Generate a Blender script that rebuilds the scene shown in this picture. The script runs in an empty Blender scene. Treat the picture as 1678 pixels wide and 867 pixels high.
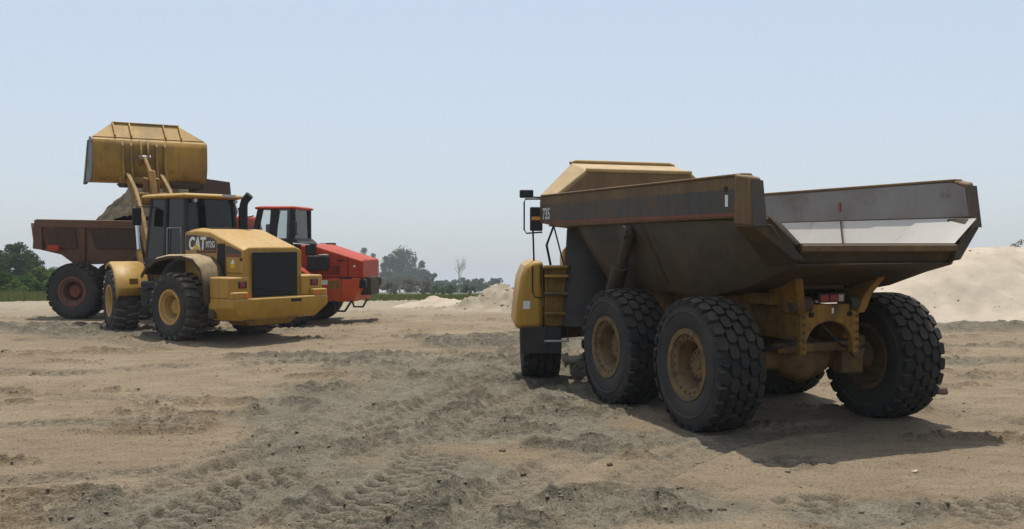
import bpy, math, random
import numpy as np
from mathutils import Vector, Matrix, noise as mnoise

random.seed(7); np.random.seed(7)
SC = bpy.context.scene
COL = SC.collection
R_ = math.radians

# ------------------------------------------------------------------ camera, sky, sun, exposure
SLOPE = 0.0512                      # the yard rises gently away from the camera
CAM_H = 2.434
cam = bpy.data.cameras.new('camera'); cam.lens = 36 * 1640 / 1678; cam.sensor_width = 36
cam.clip_start = 0.05; cam.clip_end = 5000
cam_ob = bpy.data.objects.new('camera', cam); COL.objects.link(cam_ob)
cam_ob.location = (0, -CAM_H * math.sin(SLOPE), CAM_H * math.cos(SLOPE))
cam_ob.rotation_euler = (math.pi / 2 - 0.024 + SLOPE, 0, 0)
SC.camera = cam_ob

SUN_EL, SUN_AZ = R_(79), R_(-4)     # azimuth measured from +Y towards +X
world = bpy.data.worlds.new('World'); SC.world = world; world.use_nodes = True
wn = world.node_tree; wn.nodes.clear()
sky = wn.nodes.new('ShaderNodeTexSky'); sky.sky_type = 'NISHITA'; sky.sun_disc = False
sky.sun_elevation = SUN_EL; sky.sun_rotation = SUN_AZ
sky.altitude = 700; sky.air_density = 1.07; sky.dust_density = 5.2; sky.ozone_density = 0.4
bg = wn.nodes.new('ShaderNodeBackground'); bg.inputs['Strength'].default_value = 0.14
wo = wn.nodes.new('ShaderNodeOutputWorld')
# a thin, even veil of high summer haze over the whole sky
veil = wn.nodes.new('ShaderNodeMix'); veil.data_type = 'RGBA'; veil.inputs[0].default_value = 0.55
veil.inputs[7].default_value = (3.70, 4.10, 4.53, 1)
wn.links.new(sky.outputs[0], veil.inputs[6]); wn.links.new(veil.outputs[2], bg.inputs[0]); wn.links.new(bg.outputs[0], wo.inputs[0])

sun = bpy.data.lights.new('sun', 'SUN'); sun.energy = 3.5; sun.angle = R_(0.6); sun.color = (1.0, 0.94, 0.85)
sun_ob = bpy.data.objects.new('sun', sun); COL.objects.link(sun_ob)
sdir = Vector((math.sin(SUN_AZ) * math.cos(SUN_EL), math.cos(SUN_AZ) * math.cos(SUN_EL), math.sin(SUN_EL)))
sun_ob.rotation_euler = sdir.to_track_quat('Z', 'Y').to_euler(); sun_ob.location = (0, 20, 40)

SC.view_settings.view_transform = 'Standard'; SC.view_settings.look = 'None'
SC.view_settings.exposure = 0.35; SC.view_settings.gamma = 1.0; SC.view_settings.use_curve_mapping = False
SC.render.engine = 'CYCLES'
SC.cycles.max_bounces = 6; SC.cycles.volume_bounces = 0; SC.cycles.use_denoising = True

# ------------------------------------------------------------------ materials
def nd(nt, t, **kw):
    n = nt.nodes.new(t)
    for k, v in kw.items(): setattr(n, k, v)
    return n

def rgb(c): return (c[0], c[1], c[2], 1)

def ramp(nt, fac, stops):
    r = nd(nt, 'ShaderNodeValToRGB'); e = r.color_ramp.elements
    while len(e) < len(stops): e.new(0.5)
    for i, (p, c) in enumerate(stops):
        e[i].position = p; e[i].color = rgb(c) if not isinstance(c, float) else (c, c, c, 1)
    nt.links.new(fac, r.inputs[0]); return r.outputs[0]

def mix(nt, fac, a, b):
    m = nd(nt, 'ShaderNodeMix', data_type='RGBA')
    for s, v in ((m.inputs[0], fac), (m.inputs[6], a), (m.inputs[7], b)):
        if hasattr(v, 'is_output'): nt.links.new(v, s)
        else: s.default_value = rgb(v) if isinstance(v, tuple) else v
    return m.outputs[2]

def math_(nt, op, a, b=None, clamp=False):
    m = nd(nt, 'ShaderNodeMath', operation=op); m.use_clamp = clamp
    for i, v in enumerate((a, b)):
        if v is None: continue
        if hasattr(v, 'is_output'): nt.links.new(v, m.inputs[i])
        else: m.inputs[i].default_value = v
    return m.outputs[0]

def tex(nt, co, scale, detail=4, rough=0.55, stretch=None):
    if stretch:
        mp = nd(nt, 'ShaderNodeMapping'); mp.inputs['Scale'].default_value = stretch
        nt.links.new(co, mp.inputs[0]); co = mp.outputs[0]
    n = nd(nt, 'ShaderNodeTexNoise'); n.inputs['Scale'].default_value = scale
    n.inputs['Detail'].default_value = detail; n.inputs['Roughness'].default_value = rough
    nt.links.new(co, n.inputs['Vector']); return n.outputs['Fac']

MATS = {}
def surf(name, base, second=None, amount=0.5, scale=3.0, rough=0.6, metal=0.0, dust=0.0, dust_col=(.30, .23, .16),
         bump=0.0, bump_scale=40, streak=0.0, coat=0.0, spec=0.16, rust=None, rust_amt=0.0):
    """weathered surface: two tones in blotches, rust, dust settled on upward faces and low down, fine relief"""
    m = bpy.data.materials.new(name); m.use_nodes = True; nt = m.node_tree
    p = nt.nodes['Principled BSDF']; tc = nd(nt, 'ShaderNodeTexCoord'); co = tc.outputs['Object']
    col = base
    n1 = tex(nt, co, scale, 6, 0.6)
    if second:
        f = math_(nt, 'MULTIPLY', ramp(nt, n1, [(.38, 0.0), (.66, 1.0)]), amount)
        col = mix(nt, f, base, second)
    if streak:
        s = tex(nt, co, 2.2, 5, 0.6, (3.5, 3.5, .35))
        f = math_(nt, 'MULTIPLY', ramp(nt, s, [(.45, 0.0), (.7, 1.0)]), streak)
        col = mix(nt, f, col, (base[0] * .35, base[1] * .33, base[2] * .32))
    if rust:
        r1 = tex(nt, co, scale * 2.1, 8, 0.7)
        f = ramp(nt, r1, [(.62 - .3 * rust_amt, 0.0), (.72 - .2 * rust_amt, 1.0)])
        col = mix(nt, math_(nt, 'MULTIPLY', f, .85), col, rust)
    rgh = math_(nt, 'ADD', math_(nt, 'MULTIPLY', n1, .3), rough - .15, True)
    if dust:
        g = nd(nt, 'ShaderNodeNewGeometry'); sx = nd(nt, 'ShaderNodeSeparateXYZ'); nt.links.new(g.outputs['Normal'], sx.inputs[0])
        up = math_(nt, 'MULTIPLY', math_(nt, 'ADD', sx.outputs[2], -.05), 1.2, True)
        n2 = tex(nt, co, 5.0, 7, 0.65)
        f = math_(nt, 'MULTIPLY', math_(nt, 'MULTIPLY', up, ramp(nt, n2, [(.25, .25), (.7, 1.0)])), dust, True)
        col = mix(nt, f, col, dust_col)
        rgh = math_(nt, 'ADD', rgh, math_(nt, 'MULTIPLY', f, .3), True)
    if hasattr(col, 'is_output'): nt.links.new(col, p.inputs['Base Color'])
    else: p.inputs['Base Color'].default_value = rgb(col)
    nt.links.new(rgh, p.inputs['Roughness'])
    p.inputs['Metallic'].default_value = metal; p.inputs['Coat Weight'].default_value = coat
    p.inputs['Specular IOR Level'].default_value = spec
    if bump:
        b = nd(nt, 'ShaderNodeBump'); b.inputs['Strength'].default_value = bump; b.inputs['Distance'].default_value = .02
        nt.links.new(tex(nt, co, bump_scale, 5, 0.6), b.inputs['Height']); nt.links.new(b.outputs[0], p.inputs['Normal'])
    MATS[name] = m; return m

YEL = (.40, .225, .030)
surf('yellow_paint', YEL, (.30, .168, .028), .6, 2.2, .42, dust=.5, dust_col=(.46, .345, .19), streak=.35, bump=.08, spec=.3)
surf('guard_paint', (.34, .225, .085), (.25, .17, .075), .7, 2.0, .45, dust=.7, dust_col=(.50, .39, .23), streak=.3, bump=.1, spec=.35)
surf('yellow_frame', (.26, .145, .028), (.12, .075, .028), .8, 3.0, .6, dust=.4, dust_col=(.30, .23, .15), streak=.5, bump=.15, rust=(.08, .045, .025), rust_amt=.3)
surf('bucket_paint', (.37, .208, .034), (.17, .115, .05), .9, 1.1, .5, dust=.55, dust_col=(.48, .36, .19), streak=.35, bump=.12, rust=(.13, .075, .04), rust_amt=.22)
surf('body_paint', (.064, .046, .023), (.036, .031, .025), .9, 1.3, .65, dust=.35, dust_col=(.26, .21, .15), streak=.4, bump=.15, rust=(.065, .04, .024), rust_amt=.3)
surf('rail_paint', (.15, .098, .042), (.105, .065, .040), .8, 1.6, .6, dust=.5, dust_col=(.38, .30, .21), streak=.35, bump=.15, rust=(.115, .06, .04), rust_amt=.4)
surf('stripe_dark', (.070, .068, .062), (.105, .080, .054), .8, 1.3, .65, dust=.1, streak=.3, rust=(.11, .065, .042), rust_amt=.3)
surf('stripe_red', (.21, .062, .045), (.13, .07, .05), .8, 2.0, .65, dust=.15)
surf('steel_liner', (.46, .44, .405), (.37, .35, .32), .6, 1.2, .6, metal=.0, bump=.12, bump_scale=25, rust=(.31, .25, .20), rust_amt=.08)
surf('steel_wall', (.19, .183, .178), (.115, .095, .085), .8, .9, .6, metal=.1, bump=.15, rust=(.12, .08, .065), rust_amt=.15)
surf('steel_worn', (.42, .43, .43), (.25, .23, .22), .7, 3, .45, metal=.5, bump=.2)
surf('rubber', (.020, .021, .021), (.042, .039, .034), .8, 4, .85, dust=.5, dust_col=(.16, .135, .105), bump=.3, bump_scale=30, spec=.12)
surf('rubber_side', (.036, .036, .036), (.060, .055, .047), .8, 2.5, .85, dust=.3, dust_col=(.17, .145, .11), bump=.25, bump_scale=25, spec=.12)
surf('rubber_dusty', (.05, .048, .045), (.11, .095, .08), .8, 3, .9, dust=.85, dust_col=(.40, .33, .25), bump=.3, bump_scale=30, spec=.12)
surf('rim_paint', (.165, .108, .046), (.085, .062, .040), .8, 5, .65, dust=.3, dust_col=(.24, .19, .14), bump=.2, rust=(.055, .038, .028), rust_amt=.3)
surf('rim_loader', (.44, .26, .07), (.30, .19, .08), .6, 5, .55, dust=.35, dust_col=(.42, .33, .22), bump=.15)
surf('rim_red', (.16, .075, .05), (.10, .065, .05), .7, 4, .7, dust=.3, dust_col=(.22, .18, .14), bump=.2)
surf('hub_red', (.22, .06, .035), (.12, .06, .045), .7, 5, .65, dust=.2)
surf('fender_dusty', (.085, .06, .03), (.05, .04, .03), .7, 3, .7, dust=.9, dust_col=(.46, .36, .22), bump=.15)
surf('black_plastic', (.022, .022, .023), (.04, .038, .035), .6, 4, .6, dust=.3, dust_col=(.18, .155, .13), bump=.1)
surf('guard_rubber', (.032, .031, .030), (.055, .05, .045), .7, 2, .7, dust=.2, dust_col=(.14, .12, .10), bump=.15)
surf('dark_chassis', (.05, .042, .032), (.09, .065, .04), .8, 3, .75, dust=.35, dust_col=(.2, .16, .12), bump=.2)
surf('axle_paint', (.17, .10, .035), (.07, .05, .032), .9, 4, .75, dust=.3, dust_col=(.22, .17, .12), bump=.3, bump_scale=20)
surf('chrome', (.70, .70, .70), None, 0, 3, .25, metal=1.0)
surf('grille_black', (.012, .013, .014), (.03, .03, .03), .5, 6, .6, dust=.1)
surf('red_paint', (.40, .046, .017), (.29, .038, .018), .6, 2.0, .5, dust=.12, dust_col=(.42, .17, .10), streak=.35, bump=.06, spec=.2)
surf('red_lower', (.52, .080, .022), (.40, .07, .03), .6, 2.0, .5, dust=.2, dust_col=(.42, .24, .17), streak=.3, bump=.06, spec=.2)
surf('red_body', (.150, .078, .048), (.10, .068, .048), .9, 1.2, .75, dust=.5, dust_col=(.30, .22, .16), streak=.4, bump=.2, rust=(.155, .078, .048), rust_amt=.5)
surf('red_panel', (.060, .045, .035), (.085, .048, .036), .8, 1.5, .75, dust=.25, dust_col=(.20, .16, .12), streak=.3, bump=.2)
surf('white_paint', (.72, .72, .70), (.5, .48, .44), .5, 6, .55, dust=.15)
surf('number_white', (.60, .61, .60), (.30, .30, .29), .7, 9, .6)
surf('logo_yellow', (.62, .42, .04), None, 0, 3, .5)
surf('lamp_red', (.22, .016, .012), None, 0, 3, .35, spec=.4)
surf('lamp_amber', (.62, .26, .02), None, 0, 3, .3, coat=.5)
surf('lamp_orange', (.55, .13, .02), None, 0, 3, .35, coat=.4)
surf('seat_cloth', (.05, .05, .055), (.09, .085, .08), .5, 6, .9)
surf('soil_load', (.095, .078, .052), (.050, .042, .029), .9, 3.5, .95, bump=1.0, bump_scale=7, spec=.2)
surf('rubble', (.33, .28, .205), (.22, .19, .14), .9, .9, .95, bump=.8, bump_scale=8, spec=.2)
surf('sand_dull', (.42, .355, .27), (.34, .285, .21), .7, .8, .95, bump=.6, bump_scale=8, spec=.15)
surf('sand', (.43, .37, .29), (.33, .285, .222), .9, 1.1, .95, bump=1.0, bump_scale=3.5, spec=.15)
surf('steel_grey', (.17, .175, .17), (.11, .10, .095), .7, 3, .55, metal=.2, bump=.2)
surf('stone', (.16, .128, .09), (.23, .19, .135), .8, 1.3, .9, bump=.4, spec=.2)
surf('rock_brown', (.12, .085, .062), (.17, .125, .09), .7, 6, .9, bump=.5, spec=.2)
surf('bark', (.10, .085, .07), (.16, .14, .115), .7, 5, .9)
surf('bark_pale', (.30, .275, .25), (.22, .20, .18), .7, 5, .9)

def glass(name, tint, alpha_mix):
    m = bpy.data.materials.new(name); m.use_nodes = True; nt = m.node_tree; nt.nodes.clear()
    o = nd(nt, 'ShaderNodeOutputMaterial'); t = nd(nt, 'ShaderNodeBsdfTransparent'); t.inputs[0].default_value = rgb(tint)
    g = nd(nt, 'ShaderNodeBsdfGlossy'); g.inputs['Roughness'].default_value = .06
    d = nd(nt, 'ShaderNodeBsdfDiffuse'); d.inputs[0].default_value = rgb((.30, .27, .22))
    fr = nd(nt, 'ShaderNodeFresnel'); fr.inputs[0].default_value = 1.5
    tc = nd(nt, 'ShaderNodeTexCoord')
    dirt = math_(nt, 'MULTIPLY', ramp(nt, tex(nt, tc.outputs['Object'], 2.5, 5), [(.35, .15), (.75, 1.0)]), alpha_mix)
    m1 = nd(nt, 'ShaderNodeMixShader'); m2 = nd(nt, 'ShaderNodeMixShader')
    nt.links.new(fr.outputs[0], m1.inputs[0]); nt.links.new(t.outputs[0], m1.inputs[1]); nt.links.new(g.outputs[0], m1.inputs[2])
    nt.links.new(dirt, m2.inputs[0]); nt.links.new(m1.outputs[0], m2.inputs[1]); nt.links.new(d.outputs[0], m2.inputs[2])
    nt.links.new(m2.outputs[0], o.inputs[0]); MATS[name] = m
glass('cab_glass', (.10, .15, .15), .035)
glass('clear_glass', (.85, .88, .88), .05)

def leafmat(name, a, b, trans=.3):
    m = bpy.data.materials.new(name); m.use_nodes = True; nt = m.node_tree; nt.nodes.clear()
    o = nd(nt, 'ShaderNodeOutputMaterial'); tc = nd(nt, 'ShaderNodeTexCoord')
    c = mix(nt, ramp(nt, tex(nt, tc.outputs['Object'], .8, 5), [(.35, 0.0), (.65, 1.0)]), a, b)
    d = nd(nt, 'ShaderNodeBsdfDiffuse'); t = nd(nt, 'ShaderNodeBsdfTranslucent'); ms = nd(nt, 'ShaderNodeMixShader')
    ms.inputs[0].default_value = trans
    nt.links.new(c, d.inputs[0]); nt.links.new(c, t.inputs[0])
    nt.links.new(d.outputs[0], ms.inputs[1]); nt.links.new(t.outputs[0], ms.inputs[2]); nt.links.new(ms.outputs[0], o.inputs[0])
    MATS[name] = m
leafmat('leaf_dark', (.035, .070, .024), (.060, .100, .034))
leafmat('leaf_mid', (.055, .105, .026), (.090, .145, .040))
leafmat('leaf_light', (.09, .14, .04), (.14, .18, .06))
leafmat('leaf_dry', (.14, .12, .085), (.19, .165, .115))
leafmat('grass_blade', (.12, .15, .05), (.19, .19, .08))

# ------------------------------------------------------------------ mesh helpers
class G:
    """collects shapes and links them as one mesh object"""
    def __init__(s): s.v = []; s.f = []
    def add(s, vs, fs):
        o = len(s.v); s.v += [tuple(v) for v in vs]; s.f += [tuple(i + o for i in f) for f in fs]; return s
    def box(s, x0, x1, y0, y1, z0, z1):
        vs = [(x, y, z) for x in (x0, x1) for y in (y0, y1) for z in (z0, z1)]
        return s.add(vs, [(0, 1, 3, 2), (4, 6, 7, 5), (0, 4, 5, 1), (2, 3, 7, 6), (0, 2, 6, 4), (1, 5, 7, 3)])
    def hexa(s, b, t):
        """eight corners: bottom four, top four, same order"""
        return s.add(list(b) + list(t), [(3, 2, 1, 0), (4, 5, 6, 7)] + [(i, (i + 1) % 4, 4 + (i + 1) % 4, 4 + i) for i in range(4)])
    def prism(s, poly, axis, a, b):
        """polygon in the two other axes, extruded from a to b along axis"""
        def P(u, w, t): return {'x': (t, u, w), 'y': (u, t, w), 'z': (u, w, t)}[axis]
        n = len(poly); vs = [P(u, w, a) for u, w in poly] + [P(u, w, b) for u, w in poly]
        return s.add(vs, [tuple(range(n))[::-1], tuple(range(n, 2 * n))] + [(i, (i + 1) % n, n + (i + 1) % n, n + i) for i in range(n)])
    def loft(s, rings, closed=True, cap=True):
        n = len(rings[0]); vs = [p for r in rings for p in r]; fs = []
        for k in range(len(rings) - 1):
            for i in range(n if closed else n - 1):
                j = (i + 1) % n; fs.append((k * n + i, k * n + j, (k + 1) * n + j, (k + 1) * n + i))
        if cap and closed: fs += [tuple(range(n))[::-1], tuple(range((len(rings) - 1) * n, len(rings) * n))]
        return s.add(vs, fs)
    def tube(s, pts, r, n=10, r2=None):
        pts = [Vector(p) for p in pts]; rings = []
        up = Vector((0, 0, 1))
        for i, p in enumerate(pts):
            t = (pts[min(i + 1, len(pts) - 1)] - pts[max(i - 1, 0)]).normalized()
            a = t.cross(up if abs(t.z) < .95 else Vector((1, 0, 0))).normalized(); b = t.cross(a)
            rr = r if r2 is None else r + (r2 - r) * i / max(1, len(pts) - 1)
            rings.append([tuple(p + (a * math.cos(q) + b * math.sin(q)) * rr) for q in [2 * math.pi * k / n for k in range(n)]])
        return s.loft(rings)
    def lathe(s, prof, n=48, axis='y', c=(0, 0, 0)):
        """profile of (offset along axis, radius)"""
        rings = []
        for (o, r) in prof:
            ring = []
            for k in range(n):
                q = 2 * math.pi * k / n; u, w = r * math.cos(q), r * math.sin(q)
                ring.append({'y': (c[0] + u, c[1] + o, c[2] + w), 'z': (c[0] + u, c[1] + w, c[2] + o), 'x': (c[0] + o, c[1] + u, c[2] + w)}[axis])
            rings.append(ring)
        return s.loft(rings, True, False)
    def data(s, name, smooth=None):
        me = bpy.data.meshes.new(name); me.from_pydata(s.v, [], s.f); me.validate(); 
        import bmesh
        bm = bmesh.new(); bm.from_mesh(me); bmesh.ops.recalc_face_normals(bm, faces=bm.faces); bm.to_mesh(me); bm.free()
        if smooth is not None:
            me.shade_smooth(); me.set_sharp_from_angle(angle=R_(smooth))
        return me
    def obj(s, name, mat, parent=None, bevel=0, smooth=None, label=None, seg=2):
        return link(name, s.data(name, smooth), mat, parent, bevel, label, seg)

def link(name, me, mat, parent=None, bevel=0, label=None, seg=2):
    if mat and not me.materials: me.materials.append(MATS[mat])
    o = bpy.data.objects.new(name, me); COL.objects.link(o)
    if parent: o.parent = parent
    if bevel:
        b = o.modifiers.new('Bevel', 'BEVEL'); b.width = bevel; b.segments = seg; b.limit_method = 'ANGLE'; b.angle_limit = R_(35)
        b.harden_normals = False
        me.shade_smooth(); me.set_sharp_from_angle(angle=R_(30))
    if label: o['label'] = label
    return o

def thing(name, label, cat, mat4=None, group=None):
    o = bpy.data.objects.new(name, None); COL.objects.link(o); o.empty_display_size = .3
    if mat4 is not None: o.matrix_world = mat4
    return tag(o, label, cat, group)
def tag(o, label, cat, group=None):
    o['label'] = label; o['category'] = cat
    if group: o['group'] = group
    return o
def copy_part(o, parent, mat4=None):
    c = o.copy(); COL.objects.link(c); c.parent = parent
    if mat4 is not None: c.matrix_local = mat4
    for ch in [x for x in bpy.data.objects if x.parent == o]:
        d = ch.copy(); COL.objects.link(d); d.parent = c
    return c
def pose(X, Y, hd, z=0.0):
    """a machine standing on the sloping yard: x forward, y left, z up; hd clockwise from +Y"""
    return Matrix.Rotation(SLOPE, 4, 'X') @ Matrix.Translation((X, Y, z)) @ Matrix.Rotation(math.pi / 2 - hd, 4, 'Z')
def local(X, Y, rot=0, z=0):
    return Matrix.Translation((X, Y, z)) @ Matrix.Rotation(rot, 4, 'Z')

def text_mesh(name, body, size, mat, parent, mat4, bold=0.0, shear=0.0, extrude=.002, sx=1.0):
    cu = bpy.data.curves.new(name, 'FONT'); cu.body = body; cu.size = size; cu.offset = bold; cu.shear = shear; cu.extrude = extrude
    t = bpy.data.objects.new('tmp_text', cu); COL.objects.link(t)
    dg = bpy.context.evaluated_depsgraph_get(); me = bpy.data.meshes.new_from_object(t.evaluated_get(dg))
    bpy.data.objects.remove(t); bpy.data.curves.remove(cu)
    me.transform(Matrix.Diagonal((sx, 1, 1, 1))); me.name = name
    me.materials.clear(); o = link(name, me, mat, parent); o.matrix_local = mat4; return o

# ------------------------------------------------------------------ noise and ground height
_perm = np.random.RandomState(3).rand(256, 256)
def vnoise(x, y, seed=0):
    x = np.asarray(x, float) + seed * 17.13; y = np.asarray(y, float) + seed * 31.7
    xi = np.floor(x).astype(int); yi = np.floor(y).astype(int); fx = x - xi; fy = y - yi
    fx = fx * fx * fx * (fx * (fx * 6 - 15) + 10); fy = fy * fy * fy * (fy * (fy * 6 - 15) + 10)
    a = _perm[xi & 255, yi & 255]; b = _perm[(xi + 1) & 255, yi & 255]; c = _perm[xi & 255, (yi + 1) & 255]; d = _perm[(xi + 1) & 255, (yi + 1) & 255]
    return (a * (1 - fx) + b * fx) * (1 - fy) + (c * (1 - fx) + d * fx) * fy
def fbm(x, y, oct=4, seed=0, gain=.5):
    s = 0; a = 1; t = 0
    for k in range(oct):
        s = s + a * (vnoise(x * 2 ** k, y * 2 ** k, seed + k) - .5); t += a; a *= gain
    return s / t
def sstep(a, b, x):
    t = np.clip((x - a) / (b - a), 0, 1); return t * t * (3 - 2 * t)

TS = math.tan(SLOPE)
def base_z(x, y):
    x = np.asarray(x, float); y = np.asarray(y, float)
    # rising yard that levels off at a crest about 39 m out
    k = 2.5; yy = 38.5 - k * np.log1p(np.exp(np.clip((38.5 - y) / k, -40, 40)))
    yy = np.where(y < 10, y, yy); yy = np.maximum(yy, -6)
    z = TS * yy
    z = z - .22 * np.exp(-((x + 6.5) / 2.6) ** 2 - ((y - 31.0) / 2.6) ** 2)      # hollow where the red truck's front stands
    z = z + .34 * np.exp(-((y - 27.2 - .25 * np.sin(x * .9)) / .55) ** 2) * sstep(8.5, 10.5, x) * (.6 + .8 * fbm(x * .6, y * .2, 2, 40))  # windrow at the sand
    return z

def U(u, v):
    """photo pixel on the yard plane -> ground x, y"""
    Y = 1640 * CAM_H / (v - 394.1); return ((u - 839) / 1640 * Y, Y)

TRACKS = [  # (points, width, depth, tread strength)
    ([U(500, 905), U(560, 858), U(640, 812), U(690, 775), U(725, 735)], .78, .035, 1.0),
    ([U(230, 890), U(330, 835), U(440, 795), U(540, 772)], .70, .03, .9),
    ([U(360, 775), U(440, 735), U(520, 690), U(600, 650), U(650, 612), U(720, 585)], .60, .035, .25),
    ([U(500, 745), U(600, 705), U(740, 690), U(880, 668), U(1000, 668)], .60, .035, .25),
    ([U(760, 905), U(850, 800), U(960, 745), U(1110, 712), U(1240, 706)], .62, .04, .35),
    ([U(930, 905), U(1030, 800), U(1150, 740), U(1300, 708), U(1450, 690)], .62, .035, .3),
    ([U(1290, 838), U(1360, 828), U(1440, 840)], .85, .02, 1.0),
    ([U(1262, 768), U(1310, 757), U(1360, 770)], .7, .02, 1.0),
    ([U(1560, 860), U(1640, 835), U(1760, 830)], .7, .02, .7),
    ([U(-40, 800), U(140, 790), U(300, 775), U(420, 725), U(470, 690)], .55, .03, .3),
    ([U(-50, 700), U(120, 690), U(330, 694)], .65, .02, .6),
    ([U(60, 652), U(200, 650), U(330, 655)], .5, .02, .7),
    ([U(-50, 606), U(120, 612), U(260, 602), U(330, 603)], .8, .03, .8),
    ([U(370, 600), U(470, 597), U(560, 596), U(600, 592)], 1.0, .03, 1.0),
    ([U(560, 620), U(700, 612), U(830, 620)], .8, .02, .7),
    ([U(640, 590), U(740, 580), U(850, 585)], .8, .03, .6),
    ([U(120, 905), U(300, 800), U(470, 730), U(640, 690), U(760, 640), U(840, 605), U(905, 585)], .62, .04, .45),
    ([U(300, 905), U(450, 815), U(600, 745), U(740, 710), U(860, 650), U(960, 610)], .62, .035, .45),
    ([U(1560, 600), U(1620, 590), U(1760, 590)], .7, .04, .4),
    ([U(1550, 660), U(1640, 690), U(1760, 700)], .7, .04, .3),
    ([U(0, 560), U(150, 556), U(260, 570)], .8, .03, .6),
]
def dense(pts, step=.05):
    P = np.array(pts, float); out = []
    n = len(P)
    for i in range(n - 1):
        p0, p1, p2, p3 = P[max(i - 1, 0)], P[i], P[i + 1], P[min(i + 2, n - 1)]
        m = max(2, int(np.linalg.norm(p2 - p1) / step))
        for t in np.arange(m) / m:
            out.append(.5 * ((2 * p1) + (-p0 + p2) * t + (2 * p0 - 5 * p1 + 4 * p2 - p3) * t ** 2 + (-p0 + 3 * p1 - 3 * p2 + p3) * t ** 3))
    return np.array(out)

def track_fields(x, y):
    """height change and damp-and-painted-shade mask from all tyre tracks, for flat arrays x, y"""
    dz = np.zeros_like(x); mk = np.zeros_like(x); lane = np.zeros_like(x)
    for ti, (pts, w, dep, tr) in enumerate(TRACKS):
        D = dense(pts, .06); lo = D.min(0) - w; hi = D.max(0) + w
        idx = np.where((x > lo[0]) & (x < hi[0]) & (y > lo[1]) & (y < hi[1]))[0]
        T = np.gradient(D, axis=0); T /= np.linalg.norm(T, axis=1)[:, None] + 1e-9
        S = np.concatenate([[0], np.cumsum(np.linalg.norm(np.diff(D, axis=0), axis=1))])
        for ch in np.array_split(idx, max(1, len(idx) * len(D) // 4000000 + 1)):
            if len(ch) == 0: continue
            px, py = x[ch], y[ch]
            d2 = (px[:, None] - D[None, :, 0]) ** 2 + (py[:, None] - D[None, :, 1]) ** 2
            j = d2.argmin(1); dx = px - D[j, 0]; dy = py - D[j, 1]
            lat = dx * -T[j, 1] + dy * T[j, 0]; s = S[j] + dx * T[j, 0] + dy * T[j, 1]
            inside = (s > 0) & (s < S[-1])
            a = np.abs(lat) / (w / 2)
            fade = sstep(0, .5, s) * sstep(0, .5, S[-1] - s)
            rag = fbm(px * 1.7, py * 1.7, 3, 50 + ti)
            fade = fade * np.clip((1.1 if tr >= .9 else .8) + 2.4 * rag, 0, 1)
            dep = dep * 1.0
            rut = -dep * 1.5 * (1 - sstep(.75, 1.05, a)) + .5 * dep * np.exp(-((a - 1.22) / .2) ** 2)
            # lug print: staggered blocks across three rows
            row = np.floor((lat / w + .5) * 3.999); ph = s / .26 + .5 * row + .12 * np.sin(lat * 9)
            blk = sstep(.15, .23, np.abs(ph - np.round(ph))) * sstep(.07, .14, np.abs((lat / w + .5) * 4 - np.round((lat / w + .5) * 4)) + .02)
            lug = -(blk - .35) * .075 * tr * (a < 1.02)
            dz[ch] += np.where(inside, (rut + lug) * fade, 0)
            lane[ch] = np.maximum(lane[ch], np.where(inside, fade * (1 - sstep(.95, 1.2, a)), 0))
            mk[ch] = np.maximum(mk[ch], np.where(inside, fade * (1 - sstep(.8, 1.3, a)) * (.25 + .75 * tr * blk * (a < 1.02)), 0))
    return dz, mk, lane

def blob(x, y, cx, cy, rx, ry):
    return np.exp(-(((x - cx) / rx) ** 2 + ((y - cy) / ry) ** 2))
def grey_mask(x, y):
    """damp grey gravelly soil spread over the tan ground"""
    g = 0
    for (u, v, rx, ry) in [(300, 850, 1.6, .9), (560, 830, 1.9, 1.3), (700, 790, 1.2, 1.6), (760, 690, 2.4, 2.3), (640, 660, 2.4, 2.6),
                           (830, 640, 2.3, 2.4), (800, 600, 3.5, 2.6), (880, 560, 4.0, 2.5), (960, 720, 1.4, 1.0), (1000, 830, 1.6, .7),
                           (500, 730, 1.2, 1.6), (230, 545, 5.0, 1.6), (60, 540, 4, 1.4), (620, 590, 3.0, 1.4), (1420, 840, 1.0, .5), (700, 860, 1.4, .6)]:
        X, Y = U(u, v); g = np.maximum(g, blob(x, y, X, Y, rx, ry))
    g = np.maximum(g, .9 * np.exp(-((y - 26.9 - .25 * np.sin(x * .9)) / .6) ** 2) * sstep(8.5, 10.5, x))
    for yy, wd in ((23.0, .5), (20.3, .6), (17.6, .35)): g = np.maximum(g, .62 * np.exp(-((y - yy - .4 * np.sin(x * .5 + yy)) / wd) ** 2) * sstep(6.5, 8.5, x))
    n = fbm(x * .9, y * .9, 5, 9, .6)
    return np.clip(sstep(.28, .70, g + .85 * n), 0, 1)

def axis_lines(segs):
    out = [segs[0][0]]
    for a, b, s0, s1 in segs:
        p = a
        n = max(1, int((b - a) / ((s0 + s1) / 2)))
        for k in range(1, n + 1):
            t = k / n; out.append(a + (b - a) * (t * (2 * s0 + (s1 - s0) * t) / (s0 + s1)))
    return np.array(sorted(set(np.round(out, 4))))

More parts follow.
